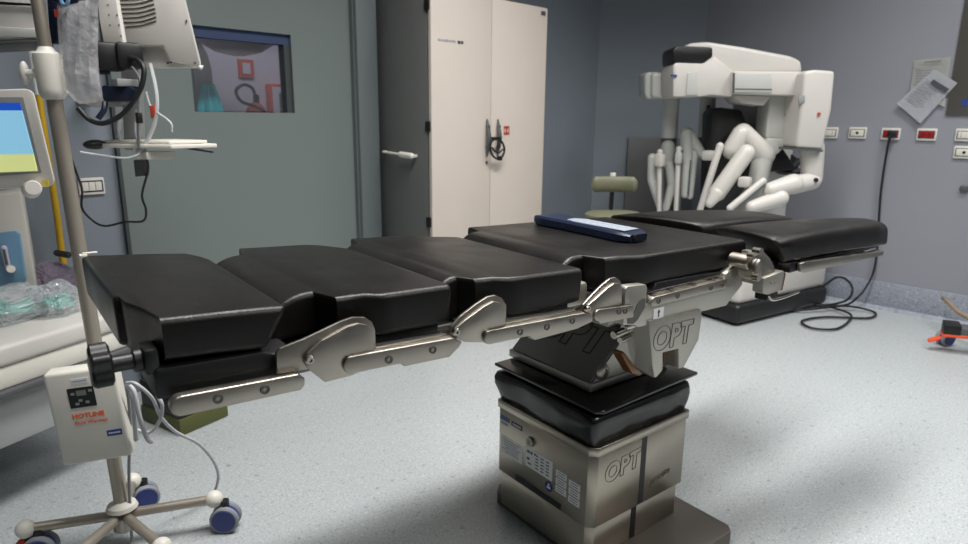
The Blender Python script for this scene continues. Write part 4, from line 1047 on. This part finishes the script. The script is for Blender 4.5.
# ------------------------------------------------------------------ IV stand
px_, py_ = .392, 1.719
iv = thing('iv_stand', 'chrome wheeled drip stand with a white clamp beside the head end', 'drip stand', (px_, py_, 0))
ptop = Vector((0.3676, 1.7396, 1.2996)); pbot = Vector((px_, py_, .09)); pdir = (ptop-pbot)/(ptop.z-pbot.z)
def PL(z): return pbot+pdir*(z-pbot.z)
pole = wobj('pole', MB().cyl(PL(.05), PL(1.14), .0165, n=24), 'pole_steel', iv)
wobj('upper_pole', MB().cyl(PL(1.12), PL(1.95), .0135, n=24), 'pole_steel', pole)
cz = 1.185
mb = MB(); mb.lathe([(.014, -.056), (.021, -.054), (.027, -.044), (.0275, -.032), (.0285, .032), (.027, .042), (.018, .049), (.014, .057)], PL(cz), pdir)
cl = wobj('height_clamp', mb, 'whitepl', iv, label='white plastic height clamp')
kd = (-Rv*.95-Fv*.3).normalized()
mb = MB(); mb.cyl(PL(cz)+kd*.02, PL(cz)+kd*.045, .010)
kcn = PL(cz)+kd*.048
mb.ball(kcn, .026, .38, .38, 1.)
wobj('clamp_wing', mb, 'whitepl', cl)
hub = Vector((px_, py_, .082))
wobj('hub', MB().lathe([(.012, .030), (.030, .026), (.032, .015), (.026, .008), (.026, -.04), (.02, -.045)], hub), 'steel', iv)
wobj('hub_cap', MB().lathe([(.017, .040), (.034, .030), (.038, .020), (.030, .014)], hub), 'whitepl', iv)
legs = [((.584, 1.603), R(50), None), ((.456, 1.850), R(80), None), ((.195, 1.798), R(60), 1), ((.228, 1.580), R(40), None), ((.412, 1.492), R(10), None)]
for (bx, by), hd_, og in legs:
    e = Vector((bx, by, .094)); dd = (e-hub).normalized()
    lg = wobj('leg', MB().cyl(hub+dd*.02, e, .0125, n=18), 'pole_steel', iv)
    mtx = Matrix.Translation(iv.location).inverted()
    mb = MB(); mb.ball(e, .023); bmesh.ops.transform(mb.bm, matrix=mtx, verts=mb.bm.verts); obj('end_cap', mb, 'whitepl', lg)
    off = Vector((math.sin(hd_), -math.cos(hd_), 0))*.026
    caster(iv, (bx+off.x, by+off.y, .038), .038, .046, hd_, og)
# top hooks
mb = MB()
for s_ in (-1, 1):
    mb.tube([PL(1.44), PL(1.44)+Rv*s_*.05, PL(1.445)+Rv*s_*.075, PL(1.47)+Rv*s_*.08], .005)
wobj('hook', mb, 'steel', iv)

# ------------------------------------------------------------------ fluid warmer on the stand
wd = (Rv*math.cos(R(15))+Fv*math.sin(R(15))); nd = (Fv*math.cos(R(15))-Rv*math.sin(R(15)))
wd, wu = wd*math.cos(R(3.5))+Uv*math.sin(R(3.5)), Uv*math.cos(R(3.5))-wd*math.sin(R(3.5))
w0 = Vector((.2763, 1.7023, .272))
fwm = thing('fluid_warmer', 'white fluid warmer box with orange lettering clamped to the drip stand pole', 'fluid warmer', w0)
def WB(a, b, c): return w0+wd*a+nd*b+wu*c
mb = MB(); mb.prism([WB(0, 0, 0), WB(.152, 0, 0), WB(.152, 0, .238), WB(0, 0, .238)], nd*.050, .008, 3)
bx = wobj('casing', mb, 'whitepl', fwm)
def wl(a0, a1, c0, c1, m, name, e=.001):
    mb = MB(); mb.prism([WB(a0, -e, c0), WB(a1, -e, c0), WB(a1, -e, c1), WB(a0, -e, c1)], nd*e); return wobj(name, mb, m, fwm)
wl(.044, .100, .146, .196, 'black', 'control_panel', .0015); wl(.062, .083, .176, .189, 'lcd', 'display', .002)
mb = MB()
for a_, c_ in ((.054, .182), (.068, .164), (.082, .158), (.092, .186), (.060, .156)): mb.prism([WB(a_-.004, -.002, c_-.003), WB(a_+.004, -.002, c_-.003), WB(a_+.004, -.002, c_+.003), WB(a_-.004, -.002, c_+.003)], nd*.0008)
wobj('control_keys', mb, 'greypl', fwm)
wl(.056, .092, .206, .219, 'label', 'white_label'); 
mb = MB(); mb.prism([WB(.060, -.0014, .2115), WB(.088, -.0014, .2115), WB(.088, -.0014, .2135), WB(.060, -.0014, .2135)], nd*.0004); wobj('white_label_print', mb, 'inkl', fwm)
wl(.108, .141, .062, .077, 'labelblue', 'blue_label')
mb = MB()
for k in range(6): mb.prism([WB(.112+.0045*k, -.0015, .0675), WB(.1148+.0045*k, -.0015, .0675), WB(.1148+.0045*k, -.0015, .0715), WB(.112+.0045*k, -.0015, .0715)], nd*.0005)
wobj('blue_label_print', mb, 'label', fwm)
mb = MB(); mb.add_mesh(text_mesh('HOTLINE', .0165, bold=.0006), frame(WB(.077, -.0008, .124), wd, wu)); wobj('title_lettering', mb, 'orangetx', fwm)
mb = MB(); mb.add_mesh(text_mesh('Fluid Warmer', .0125), frame(WB(.081, -.0008, .107), wd, wu)); wobj('subtitle_lettering', mb, 'orangetx', fwm)
wl(.120, .125, .204, .215, 'orangetx', 'orange_tick')
mb = MB(); mb.box(WB(.068, .055, .12), (.05, .03, .05), bev=.006); wobj('pole_clamp', mb, 'greyd', fwm)
# grey tubes and cable from the warmer
hs = thing('warmer_tubing', 'pale grey tubes and cable looping from the fluid warmer to the floor', 'tubing', (.41, 1.56, 0))
for pts, r_ in (([(0.4093, 1.5988, 0.4821), (0.4182, 1.5617, 0.4885), (0.4482, 1.5600, 0.4445), (0.4726, 1.5921, 0.3757), (0.5163, 1.6333, 0.3043), (0.5870, 1.6757, 0.2244), (0.6371, 1.7105, 0.1262), (0.6431, 1.7328, 0.0532), (0.6069, 1.7407, 0.0004), (0.5306, 1.7322, -0.0305), (0.4730, 1.7191, -0.0270)], .0042),
                ([(0.4120, 1.6103, 0.4752), (0.4192, 1.5890, 0.4594), (0.4228, 1.5854, 0.4002), (0.4346, 1.5877, 0.3347), (0.4455, 1.5909, 0.3187)], .0055),
                ([(0.4164, 1.6201, 0.4683), (0.4187, 1.6036, 0.4342), (0.4197, 1.6168, 0.3637), (0.4211, 1.6295, 0.3182)], .0055),
                ([(0.4233, 1.6273, 0.3452), (0.4503, 1.6144, 0.3350), (0.4671, 1.5835, 0.3727), (0.4702, 1.5662, 0.4172), (0.4637, 1.5728, 0.4432)], .0045),
                ([(0.4173, 1.6333, 0.4612), (0.4208, 1.6581, 0.3618), (0.4131, 1.6941, 0.2119), (0.4065, 1.7007, 0.1107), (0.3989, 1.6941, 0.0140)], .0038)):
    wobj('tube', MB().tube(pts, r_, n=10, sub=8), 'cablew' if r_ > .004 else 'cableg', hs)
# ------------------------------------------------------------------ green step
sp = [Vector((0.7125, 2.2080, 0.0000)), Vector((0.9038, 2.2521, 0.0000))]
e1 = (sp[1]-sp[0]); e1n = e1.normalized(); e2n = Vector((-e1n.y, e1n.x, 0))
gs = thing('foot_step', 'olive green low step with black top on the floor under the table', 'step stool', sp[0])
mb = MB(); mb.prism([sp[0], sp[0]+e1, sp[0]+e1+e2n*.24, sp[0]+e2n*.24], (0, 0, .062), .006); wobj('body', mb, 'green', gs)
mb = MB(); q0 = sp[0]+Vector((0, 0, .060)); mb.prism([q0+e1n*.004+e2n*.004, q0+e1-e1n*.004+e2n*.004, q0+e1-e1n*.004+e2n*.236, q0+e1n*.004+e2n*.236], (0, 0, .10), .006); wobj('top_block', mb, 'blackpl', gs)

# ------------------------------------------------------------------ anaesthesia machine at the left
am0 = Vector((.215, 2.00, 0)); ad = Vector((math.cos(R(22)), math.sin(R(22)), 0)); an = Vector((-ad.y, ad.x, 0))
am = thing('anaesthesia_machine', 'white anaesthesia machine with blue and yellow screen at the left edge', 'anaesthesia machine', am0)
def AM(a, b, z): return am0+ad*a+an*b+Vector((0, 0, z))
def abox(a0, a1, b0, b1, z0, z1, bev=.006, seg=2):
    mb = MB(); mb.prism([AM(a0, b0, z0), AM(a1, b0, z0), AM(a1, b1, z0), AM(a0, b1, z0)], (0, 0, z1-z0), bev, seg); return mb
wobj('lower_body', abox(-.55, .34, .04, .48, .215, .372), 'machgrey', am)
wobj('worktop', abox(-.60, .43, 0, .5, .450, .508, .014, 3), 'white', am)
wobj('drawer_front', abox(-.60, .43, .008, .49, .388, .450, .008), 'whitepl', am)
wobj('edge_bumper', abox(-.60, .45, -.012, .49, .372, .388, .005), 'greyd', am)
mb = MB()
for a_ in (-.45, -.02):
    for b_ in (.26, .42): mb.cyl(AM(a_, b_-.015, .05), AM(a_, b_+.015, .05), .05); mb.cyl(AM(a_, b_, .05), AM(a_, b_, .2), .015)
wobj('wheels', mb, 'blackpl', am)
MDv = Fv*.84-Rv*.54
tw = [(0.2468, 2.4402, 0.8484), (0.3771, 2.3099, 0.8740), (0.3792, 2.3078, 0.4985), (0.1974, 2.4896, 0.4569)]
mb = MB(); mb.prism(tw, MDv*.14, .008, 2); wobj('tower', mb, 'whitepl', am)
mb = MB(); mb.prism([(0.2534, 2.4237, 0.7419), (0.3502, 2.3269, 0.7584), (0.3577, 2.3195, 0.7495), (0.3555, 2.3216, 0.6143), (0.3470, 2.3301, 0.5954), (0.2320, 2.4451, 0.5685)], Fv*.01, .002); fp = wobj('flow_panel', mb, 'flow', am)
mb = MB(); mb.capsule((0.3199, 2.3473, 0.7079), (0.3214, 2.3459, 0.6466), .008); wobj('flow_tube', mb, 'lav', am)
mb = MB(); mb.capsule((0.3182, 2.3405, 0.7030), (0.3196, 2.3391, 0.6603), .0035); wobj('flow_scale', mb, 'greyd', am)
mb = MB(); mb.cyl((0.3284, 2.3473, 0.6422), (0.3246, 2.3200, 0.6475), .011, n=20); wobj('flow_knob', mb, 'whitepl', am)
# screen
sc = [(0.1897, 2.0731, 1.1470), (0.3552, 1.9076, 1.1574), (0.3653, 1.8974, 1.1495), (0.3797, 1.8830, 0.9340), (0.3698, 1.8929, 0.9228), (0.1573, 2.1055, 0.9048)]
mb = MB(); mb.prism(sc, MDv*.05, .006, 2); wobj('screen_bezel', mb, 'beigepl', am)
mb = MB(); mb.prism([(0.1878, 2.0707, 1.1353), (0.3456, 1.9129, 1.1376), (0.3570, 1.9015, 0.9573), (0.1609, 2.0976, 0.9348)], Fv*.006, .001); wobj('screen_rim', mb, 'greypl', am)
for nm, q_, m in (('screen_header', [(0.1859, 2.0684, 1.1237), (0.3374, 1.9168, 1.1236), (0.3389, 1.9153, 1.1061), (0.1834, 2.0709, 1.1051)], 'scrdark'),
                  ('screen_picture', [(0.1834, 2.0709, 1.1051), (0.3389, 1.9153, 1.1061), (0.3474, 1.9069, 1.0034), (0.1689, 2.0853, 0.9971)], 'scrblue'),
                  ('screen_footer', [(0.1689, 2.0853, 0.9971), (0.3474, 1.9069, 1.0034), (0.3499, 1.9044, 0.9623), (0.1626, 2.0917, 0.9498)], 'scryel')):
    mb = MB(); mb.prism(q_, Fv*.003); wobj(nm, mb, m, am)
mb = MB(); mb.cyl((0.3357, 1.9270, 0.9149), (0.3323, 1.8809, 0.9238), .021, .019, n=28, bev=.003); wobj('control_knob', mb, 'beigepl', am)
mb = MB(); mb.prism([(0.3558, 1.9027, 0.9377), (0.3665, 1.8920, 0.9403), (0.3676, 1.8909, 0.9256), (0.3569, 1.9016, 0.9229)], Fv*.003); wobj('yellow_label', mb, 'yellowlab', am)
mb = MB(); mb.box(AM(-.12, .30, .95), (.10, .10, .9), bev=.01); wobj('rear_column', mb, 'machgrey', am)
# overhead shelf
mb = MB(); mb.prism([(0.2649, 2.2100, 1.4478), (0.4420, 2.0329, 1.4410), (0.4388, 2.0361, 1.3080), (0.4435, 2.0314, 1.2837), (0.2424, 2.2325, 1.2760)], MDv*.22, .008, 2); wobj('upper_shelf', mb, 'white', am)
mb = MB(); mb.prism([(0.2473, 2.2191, 1.3190), (0.4357, 2.0307, 1.3096), (0.4389, 2.0275, 1.2879), (0.2434, 2.2229, 1.2900)], Fv*.01, .002); wobj('shelf_lip', mb, 'white_g', am)
mb = MB(); mb.prism([(0.2407, 2.2201, 1.2726), (0.4467, 2.0141, 1.2852), (0.4458, 2.0150, 1.2767), (0.2391, 2.2217, 1.2604)], MDv*.24, .002); wobj('shelf_base', mb, 'greyd', am)
mb = MB(); mb.prism([(0.2551, 2.2085, 1.3807), (0.4325, 2.0311, 1.3690), (0.4320, 2.0316, 1.3643), (0.2539, 2.2097, 1.3713)], Fv*.005); wobj('shelf_seam', mb, 'black', am)
mb = MB(); mb.cyl((0.3324, 2.2839, 1.2794), (0.3298, 2.2864, 1.1613), .02); wobj('shelf_post', mb, 'machgrey', am)

# crumpled plastic packs on the worktop
def crumple(name, c, sx, sy, sz, seed, m, label, cat, tubes=None, group=None):
    mb = MB()
    bmesh.ops.create_icosphere(mb.bm, subdivisions=5, radius=1.)
    for v_ in mb.bm.verts:
        p = v_.co.copy()
        k = 1+.20*noise.noise(p*2.1+Vector((seed, 0, 0)))+.15*abs(noise.noise(p*4.8+Vector((0, seed, 0))))+.07*noise.noise(p*11+Vector((0, 0, seed)))
        p.z = max(p.z, -.75)
        v_.co = Vector((math.copysign(abs(p.x)**.7, p.x)*sx, math.copysign(abs(p.y)**.7, p.y)*sy, p.z*sz))*k
    lo = min(v_.co.z for v_ in mb.bm.verts)
    for v_ in mb.bm.verts: v_.co.z = max(v_.co.z, lo*.8)
    lo *= .8
    bmesh.ops.rotate(mb.bm, cent=(0, 0, 0), matrix=Matrix.Rotation(R(22), 3, 'Z'), verts=mb.bm.verts)
    r = thing(name, label, cat, (c[0], c[1], c[2]-lo))
    obj('wrapping', mb, m, r, smooth=22)
    if tubes:
        for k in range(tubes):
            pts = []
            for i in range(7):
                a = k*1.3+i*.9
                pts.append(Vector((sx*.7*math.cos(a)*(.4+.1*i), sy*.6*math.sin(a), sz*(-.35+.5*random.random()))))
            obj('tubing', MB().tube(pts, .008, n=8), 'tealtube', r)
    return r
crumple('plastic_pack', Vector((0.2934, 2.2558, 0.5100)), .105, .060, .055, 3.1, 'film', 'clear plastic pack with teal tubing on the anaesthesia worktop, left one', 'plastic pack', 5, 'plastic packs on the worktop')
crumple('plastic_pack', Vector((0.4112, 2.2413, 0.5100)), .060, .055, .055, 7.7, 'film', 'clear plastic pack with teal tubing right beside the drip stand pole', 'plastic pack', 4, 'plastic packs on the worktop')
crumple('wrapped_bundle', Vector((0.4419, 2.4091, 0.5100)), .062, .05, .072, 12.4, 'purple', 'purple grey wrapped bundle behind the plastic packs', 'bundle')
mb = MB(); mb.capsule((0.4564, 2.3720, 0.6698), (0.4805, 2.3479, 0.6637), .010); tag(obj('black_clip', mb, 'blackpl'), 'small black clip on top of the wrapped bundle', 'clip')

# yellow hose
yp = Vector((0.5244, 2.6400, 0.7546))
mb = MB(); mb.tube([(yp.x, 2.64, 2.0), (yp.x, 2.64, 1.5), (yp.x-.003, 2.64, 1.1), (yp.x, 2.64, .8), (yp.x+.004, 2.64, .5), (yp.x+.06, 2.60, .3)], .011, n=12)
yh = tag(obj('gas_hose', mb, 'yellow'), 'yellow hose hanging down the wall behind the anaesthesia machine', 'hose')
mb = MB(); mb.cyl((yp.x-.002, 2.64, 1.16), (yp.x-.002, 2.64, 1.36), .0125, n=12); obj('white_sleeve', mb, 'label', yh)
mb = MB(); mb.box((yp.x, 2.69, 1.98), (.04, .06, .05), bev=.004); obj('wall_coupler', mb, 'greypl', yh)

# left wall outlet
o = thing('wall_socket', 'white outlet plate on the back wall behind the drip stand', 'socket', (0.6602, 2.7200, 0.8405))
mb = MB(); mb.box((0, -.006, 0), (.086, .012, .062), bev=.004); obj('cover_plate', mb, 'whitepl', o)
mb = MB(); mb.box((0, -.0125, 0), (.074, .003, .042), bev=.001); obj('inner_rim', mb, 'black', o)
mb = MB()
for k in (-1, 0, 1): mb.box((.0215*k, -.0145, 0), (.020, .004, .032), bev=.001)
obj('insert', mb, 'whitepl', o)

# ------------------------------------------------------------------ patient monitor seen from behind
pm0 = Vector((0.6971, 2.0606, 1.3076))
pm = thing('patient_monitor', 'pale monitor seen from behind with vent slots, hanging at top left', 'monitor', pm0)
mb = MB(); mb.prism([(0.6209, 2.1085, 1.5642), (0.7529, 1.9765, 1.5660), (0.7695, 1.9599, 1.4125), (0.7893, 1.9401, 1.2446), (0.7856, 1.9438, 1.2336), (0.7262, 2.0032, 1.2519), (0.7149, 2.0145, 1.2897), (0.6424, 2.0870, 1.2886)], MDv*.05, .005, 2)
wobj('back_shell', mb, 'beigepl', pm)
mb = MB(); mb.prism([(0.6537, 2.1111, 1.3020), (0.7290, 2.0358, 1.3031), (0.7401, 2.0247, 1.2594), (0.7961, 1.9687, 1.2409), (0.7936, 1.9712, 1.2339), (0.6601, 2.1047, 1.2307)], Fv*.03, .003)
wobj('cable_recess', mb, 'beigepl', pm)
vent = MB()
M['slot'] = mat('vent_slot_shadow', (92, 86, 80), .8)
def slot(p0, p1, p2): vent.tube([p0, p1, p2], .0022, n=6, sub=5)
slot((0.6337, 2.0943, 1.4235), (0.6714, 2.0566, 1.4267), (0.7019, 2.0261, 1.4375))
slot((0.6345, 2.0935, 1.4105), (0.6724, 2.0557, 1.4137), (0.7029, 2.0252, 1.4245))
slot((0.6355, 2.0925, 1.3988), (0.6734, 2.0546, 1.4019), (0.7039, 2.0241, 1.4128))
slot((0.6365, 2.0916, 1.3870), (0.6744, 2.0536, 1.3901), (0.7050, 2.0230, 1.4010))
slot((0.6374, 2.0906, 1.3751), (0.6754, 2.0526, 1.3783), (0.7061, 2.0219, 1.3892))
slot((0.6394, 2.0886, 1.3633), (0.6745, 2.0535, 1.3664), (0.7063, 2.0218, 1.3787))
slot((0.6414, 2.0866, 1.3514), (0.6755, 2.0525, 1.3545), (0.7064, 2.0217, 1.3668))
slot((0.6434, 2.0846, 1.3394), (0.6747, 2.0533, 1.3439), (0.7055, 2.0225, 1.3562))
wobj('vent_slots', vent, 'slot', pm)
mb = MB()
for q_ in ((0.7664, 1.9617, 1.3571), (0.7270, 1.9996, 1.2449), (0.7754, 1.9512, 1.2443), (0.7305, 2.0328, 1.2454)): mb.cyl(Vector(q_), Vector(q_)-Fv*.002, .003, n=10)
wobj('screws', mb, 'greyd', pm)
mb = MB(); mb.ball((0.7865, 1.9429, 1.2323), .006); wobj('corner_foot', mb, 'label', pm)
mb = MB(); mb.prism([(0.5790, 2.0656, 1.5495), (0.6110, 2.0336, 1.5499), (0.6123, 2.0323, 1.3908), (0.6171, 2.0275, 1.2879), (0.6103, 2.0343, 1.2774), (0.5774, 2.0672, 1.2795), (0.5740, 2.0706, 1.3494)], Fv*.02, .004, 2)
mp = wobj('mount_plate', mb, 'beigepl', pm)
mb = MB()
for q_ in ((0.5945, 2.0487, 1.3879), (0.5941, 2.0490, 1.3624), (0.5938, 2.0494, 1.3367), (0.6096, 2.0336, 1.3626), (0.6112, 2.0319, 1.3370), (0.6127, 2.0305, 1.3086), (0.5743, 2.0689, 1.3132), (0.5763, 2.0669, 1.2925)): mb.cyl(Vector(q_), Vector(q_)-Fv*.001, .0022, n=8)
wobj('mount_holes', mb, 'greyd', pm)
mb = MB()
mb.box((0.5860, 2.0727, 1.2542), (.075, .075, .075), bev=.012); mb.box((0.6302, 2.0568, 1.2590), (.07, .07, .07), bev=.012); mb.box((0.5707, 2.0739, 1.2268), (.03, .03, .04), bev=.006); mb.box((0.6055, 2.0673, 1.2392), (.05, .05, .03), bev=.006)
wobj('swivel_mount', mb, 'blackpl', pm)
# support column with shelf, fixed to the wall
sc0 = Vector((0.6609, 2.1958, 1.0830)); 
sup = thing('monitor_support', 'pale vertical monitor support bar with a white keyboard tray at its foot', 'support arm', sc0)
mb = MB(); mb.prism([(0.6473, 2.1811, 1.2503), (0.6850, 2.1434, 1.2508), (0.6686, 2.1598, 0.9942), (0.6340, 2.1944, 0.9937)], Fv*.035, .004); wobj('upright', mb, 'greypl', sup)
mb = MB(); mb.box(Vector((0.6625, 2.1942, 1.1537)), (.05, .03, .05), bev=.004); mb.cyl(Vector((0.6670, 2.2039, 1.1422)), Vector((Vector((0.6670, 2.2039, 1.1422)).x, 2.72, Vector((0.6670, 2.2039, 1.1422)).z)), .02); wobj('wall_arm', mb, 'greypl', sup)
tz = Vector((0.6626, 2.1375, 1.0042)).z
tp = [Vector((0.6725, 2.6398, 0.9850)), Vector((0.6858, 1.8453, 0.9850)), Vector((0.8772, 2.0954, 0.9850)), Vector((1.1519, 3.2005, 0.9850))]
tp = [Vector((0.5389, 2.1764, 1.0055)), Vector((0.6925, 1.9662, 0.9873)), Vector((0.8367, 1.9918, 0.9876)), Vector((0.7859, 2.1840, 1.0200))]
for q_ in tp: q_.z = tz+.0
tp = [Vector((q_.x, q_.y, tz)) for q_ in tp]
mb = MB(); mb.prism(tp, (0, 0, .012), .003); tr = wobj('tray', mb, 'whitepl', sup)
mb = MB(); c4 = sum(tp, Vector())/4
mb.prism([c4+(q_-c4)*.82+Vector((0, 0, .013)) for q_ in tp], (0, 0, .009), .003); wobj('keyboard', mb, 'whitepl', sup)
mb = MB(); mb.prism([(0.7418, 1.9877, 1.0080), (0.8116, 1.9744, 0.9935), (0.8113, 1.9747, 0.9891), (0.7414, 1.9881, 1.0022)], Fv*.01); wobj('tray_slot', mb, 'black', sup)
mb = MB(); mb.box(Vector((0.6852, 2.0584, 0.9833)), (.08, .05, .022), bev=.003); wobj('tray_box', mb, 'whitepl', sup)
mb = MB(); mb.ball((0.5499, 2.1654, 1.0129), .026, 1.2, 1.0, .55); wobj('mouse', mb, 'blackpl', sup)
mb = MB(); mb.prism([(0.6412, 2.1448, 0.9658), (0.6647, 2.1213, 0.9661), (0.6620, 2.1240, 0.9181), (0.6413, 2.1447, 0.9148)], Fv*.03, .003); wobj('latch_box', mb, 'greyd', sup)
mb = MB(); mb.box(Vector((0.6445, 2.0849, 0.9892)), (.03, .03, .03), bev=.005); wobj('white_knob', mb, 'whitepl', sup)
# navy module
nm = thing('cable_module', 'dark blue connector block with clear end below the black monitor mount', 'connector', (0.5893, 2.0412, 1.1599))
mb = MB(); mb.prism([(0.5594, 2.0710, 1.1782), (0.6182, 2.0123, 1.1764), (0.6232, 2.0072, 1.1658), (0.6168, 2.0136, 1.1361), (0.5612, 2.0692, 1.1326), (0.5565, 2.0739, 1.1460)], Fv*.05, .006); wobj('block', mb, 'navy', nm)
mb = MB(); mb.prism([(0.5113, 2.1050, 1.1344), (0.5368, 2.0795, 1.1562), (0.5533, 2.0630, 1.1645), (0.5531, 2.0632, 1.1189), (0.5294, 2.0869, 1.1185)], Fv*.03, .003); wobj('clear_end', mb, 'bag', nm)
mb = MB(); mb.box(Vector((0.6156, 2.0432, 1.1852)), (.06, .05, .02), bev=.003); wobj('top_clip', mb, 'greypl', nm)
# cables
cbs = thing('monitor_cables', 'black and white cables hanging below the monitor', 'cables', (0.6108, 2.0196, 1.1116))
for pts, r_, m in (([(0.6257, 2.0189, 1.2513), (0.6375, 1.9929, 1.2455), (0.6436, 1.9727, 1.2187), (0.6282, 1.9740, 1.1652), (0.5908, 1.9972, 1.1059), (0.5461, 2.0278, 1.0759), (0.5176, 2.0563, 1.0835), (0.4973, 2.0766, 1.1152)], .007, 'cable'),
                   ([(0.5632, 2.0672, 1.1326), (0.5563, 2.0600, 1.1108), (0.5393, 2.0629, 1.0863)], .008, 'navy'),
                   ([(0.6293, 2.0295, 1.2309), (0.6390, 2.0055, 1.1985), (0.6373, 2.0072, 1.1528), (0.6279, 2.0167, 1.0845), (0.6331, 2.0539, 0.9994)], .004, 'cableg'),
                   ([(0.6885, 2.0551, 1.2411), (0.6870, 2.0282, 1.1823), (0.6833, 2.0179, 1.1267), (0.6729, 2.0283, 1.0705), (0.6500, 2.0512, 1.0134), (0.6339, 2.0672, 0.9931)], .006, 'cablew'),
                   ([(0.6382, 2.0488, 1.1121), (0.6316, 2.0554, 1.0561), (0.6343, 2.0527, 1.0137)], .005, 'cablew'),
                   ([(0.6673, 2.0480, 1.1627), (0.6725, 2.0287, 1.1182), (0.7026, 1.9845, 1.0796), (0.7046, 1.9824, 1.0515)], .003, 'cablew'),
                   ([(0.6085, 2.1492, 1.0312), (0.6172, 2.1406, 1.0833), (0.6047, 2.1247, 1.0606), (0.6081, 2.1213, 1.0031)], .0045, 'cablew'),
                   ([(0.4844, 2.0611, 0.9976), (0.5343, 2.0679, 0.9876), (0.5961, 2.0626, 0.9774), (0.6343, 2.0528, 0.9880)], .003, 'cablew'),
                   ([(0.4135, 1.8775, 1.1320), (0.4330, 1.9712, 1.0335), (0.4714, 2.0742, 0.9429), (0.5315, 2.2969, 0.8702), (0.5525, 2.4173, 0.7998), (0.5720, 2.3978, 0.7605), (0.6005, 2.3693, 0.7410), (0.6483, 2.3215, 0.7550), (0.6741, 2.2251, 0.7671), (0.6737, 2.1830, 0.8071), (0.6619, 2.1665, 0.8567), (0.6709, 2.1151, 0.9363), (0.6634, 2.0943, 0.9823)], .0035, 'cable')):
    wobj('cable', MB().tube(pts, r_, n=8), m, cbs)
mb = MB(); mb.prism([(0.6633, 2.0237, 1.1235), (0.6737, 2.0134, 1.1264), (0.6740, 2.0130, 1.1043), (0.6646, 2.0224, 1.0874)], Fv*.006, .001); wobj('red_connector', mb, 'redsign', cbs)
mb = MB(); mb.box(Vector((0.6303, 2.0143, 1.0900)), (.016, .016, .03), bev=.003); wobj('black_connector', mb, 'blackpl', cbs)
# clear bag with blue header
bgc = thing('fluid_bag', 'clear crinkled fluid bag with dark blue header hanging from the drip stand', 'fluid bag', (0.4281, 1.6932, 1.2372))
mb = MB(); rg = []
tops = [((0.3982, 1.7231, 1.3279), (0.4661, 1.6553, 1.3451), .006), ((0.3970, 1.7244, 1.3156), (0.4611, 1.6602, 1.3247), .014), ((0.3963, 1.7250, 1.2785), (0.4574, 1.6640, 1.2835), .020), ((0.3942, 1.7272, 1.2262), (0.4512, 1.6701, 1.2333), .022), ((0.3883, 1.7330, 1.1836), (0.4489, 1.6724, 1.1909), .024), ((0.3914, 1.7299, 1.1514), (0.4490, 1.6723, 1.1566), .020), ((0.4052, 1.7161, 1.1300), (0.4472, 1.6741, 1.1371), .010), ((0.4139, 1.7074, 1.1214), (0.4430, 1.6783, 1.1261), .004)]
for i, (a_, b_, t_h) in enumerate(tops):
    a_ = Vector(a_); b_ = Vector(b_); c_ = (a_+b_)/2; hw = (b_-a_).length/2; rg_ = []
    for k in range(28):
        an_ = 2*PI*k/28; w_ = 1+.10*noise.noise(Vector((k*.55, i*.9, 2.)))
        rg_.append(mb.bm.verts.new(c_+(b_-a_).normalized()*hw*math.cos(an_)+Fv*(t_h*math.sin(an_)*w_*(1+.25*math.sin(k*1.9+i)))))
    rg.append(rg_)
mb.skin(rg); wobj('pouch', mb, 'bag', bgc, smooth=60)
mb = MB(); mb.prism([(0.3929, 1.7708, 1.3859), (0.4101, 1.7537, 1.3862), (0.3998, 1.7639, 1.2544), (0.3869, 1.7769, 1.2521)], Fv*.02, .003); wobj('blue_strap', mb, 'navy', bgc)
mb = MB()
mb.prism([(0.3890, 1.7182, 1.3666), (0.4324, 1.6748, 1.3752), (0.4283, 1.6788, 1.3329), (0.4096, 1.6976, 1.3286), (0.3859, 1.7213, 1.3364)], Fv*.03, .004); wobj('blue_header', mb, 'navy', bgc)
mb = MB(); mb.tube([(0.3999, 1.6931, 1.3490), (0.4011, 1.6919, 1.3310), (0.4085, 1.6845, 1.3291), (0.4136, 1.6795, 1.3492)], .004); wobj('hanger_loop', mb, 'flow', bgc)
mb = MB(); mb.prism([(0.3896, 1.7176, 1.3202), (0.3964, 1.7108, 1.3193), (0.3964, 1.7108, 1.3040), (0.3902, 1.7170, 1.3040)], Fv*.004); wobj('red_tab', mb, 'redsign', bgc)
# ------------------------------------------------------------------ light
def area(name, loc, size, energy, col=(1, 1, 1), rot=(0, 0, 0), spread=180):
    l = bpy.data.lights.new(name, 'AREA'); l.shape = 'RECTANGLE'; l.size, l.size_y = size; l.energy = energy; l.color = col; l.spread = R(spread)
    o = bpy.data.objects.new(name, l); C.objects.link(o); o.location = loc; o.rotation_euler = rot; return o
LC = (1, .985, .965)
area('ceiling_light', (1.40, 1.02, 2.88), (2.2, .3), 66, LC, spread=130)
area('ceiling_light', (3.35, .20, 2.88), (.3, 1.2), 26, LC, spread=130)
area('ceiling_light', (1.7, -1.1, 2.88), (1.8, .3), 40, LC, spread=150)
area('corridor_light', (1.6, 2.98, 2.80), (1.0, .2), 14, (.98, .96, 1), rot=(R(35), 0, 0))
w = bpy.data.worlds.new('world'); bpy.context.scene.world = w; w.use_nodes = True
w.node_tree.nodes['Background'].inputs[0].default_value = (.75, .82, 1, 1); w.node_tree.nodes['Background'].inputs[1].default_value = .02
sc_ = bpy.context.scene
sc_.view_settings.view_transform = 'Standard'; sc_.view_settings.look = 'None'; sc_.view_settings.gamma = 1
sc_.view_settings.use_curve_mapping = False; sc_.view_settings.exposure = -.08
sc_.cycles.max_bounces = 8; sc_.cycles.use_denoising = True
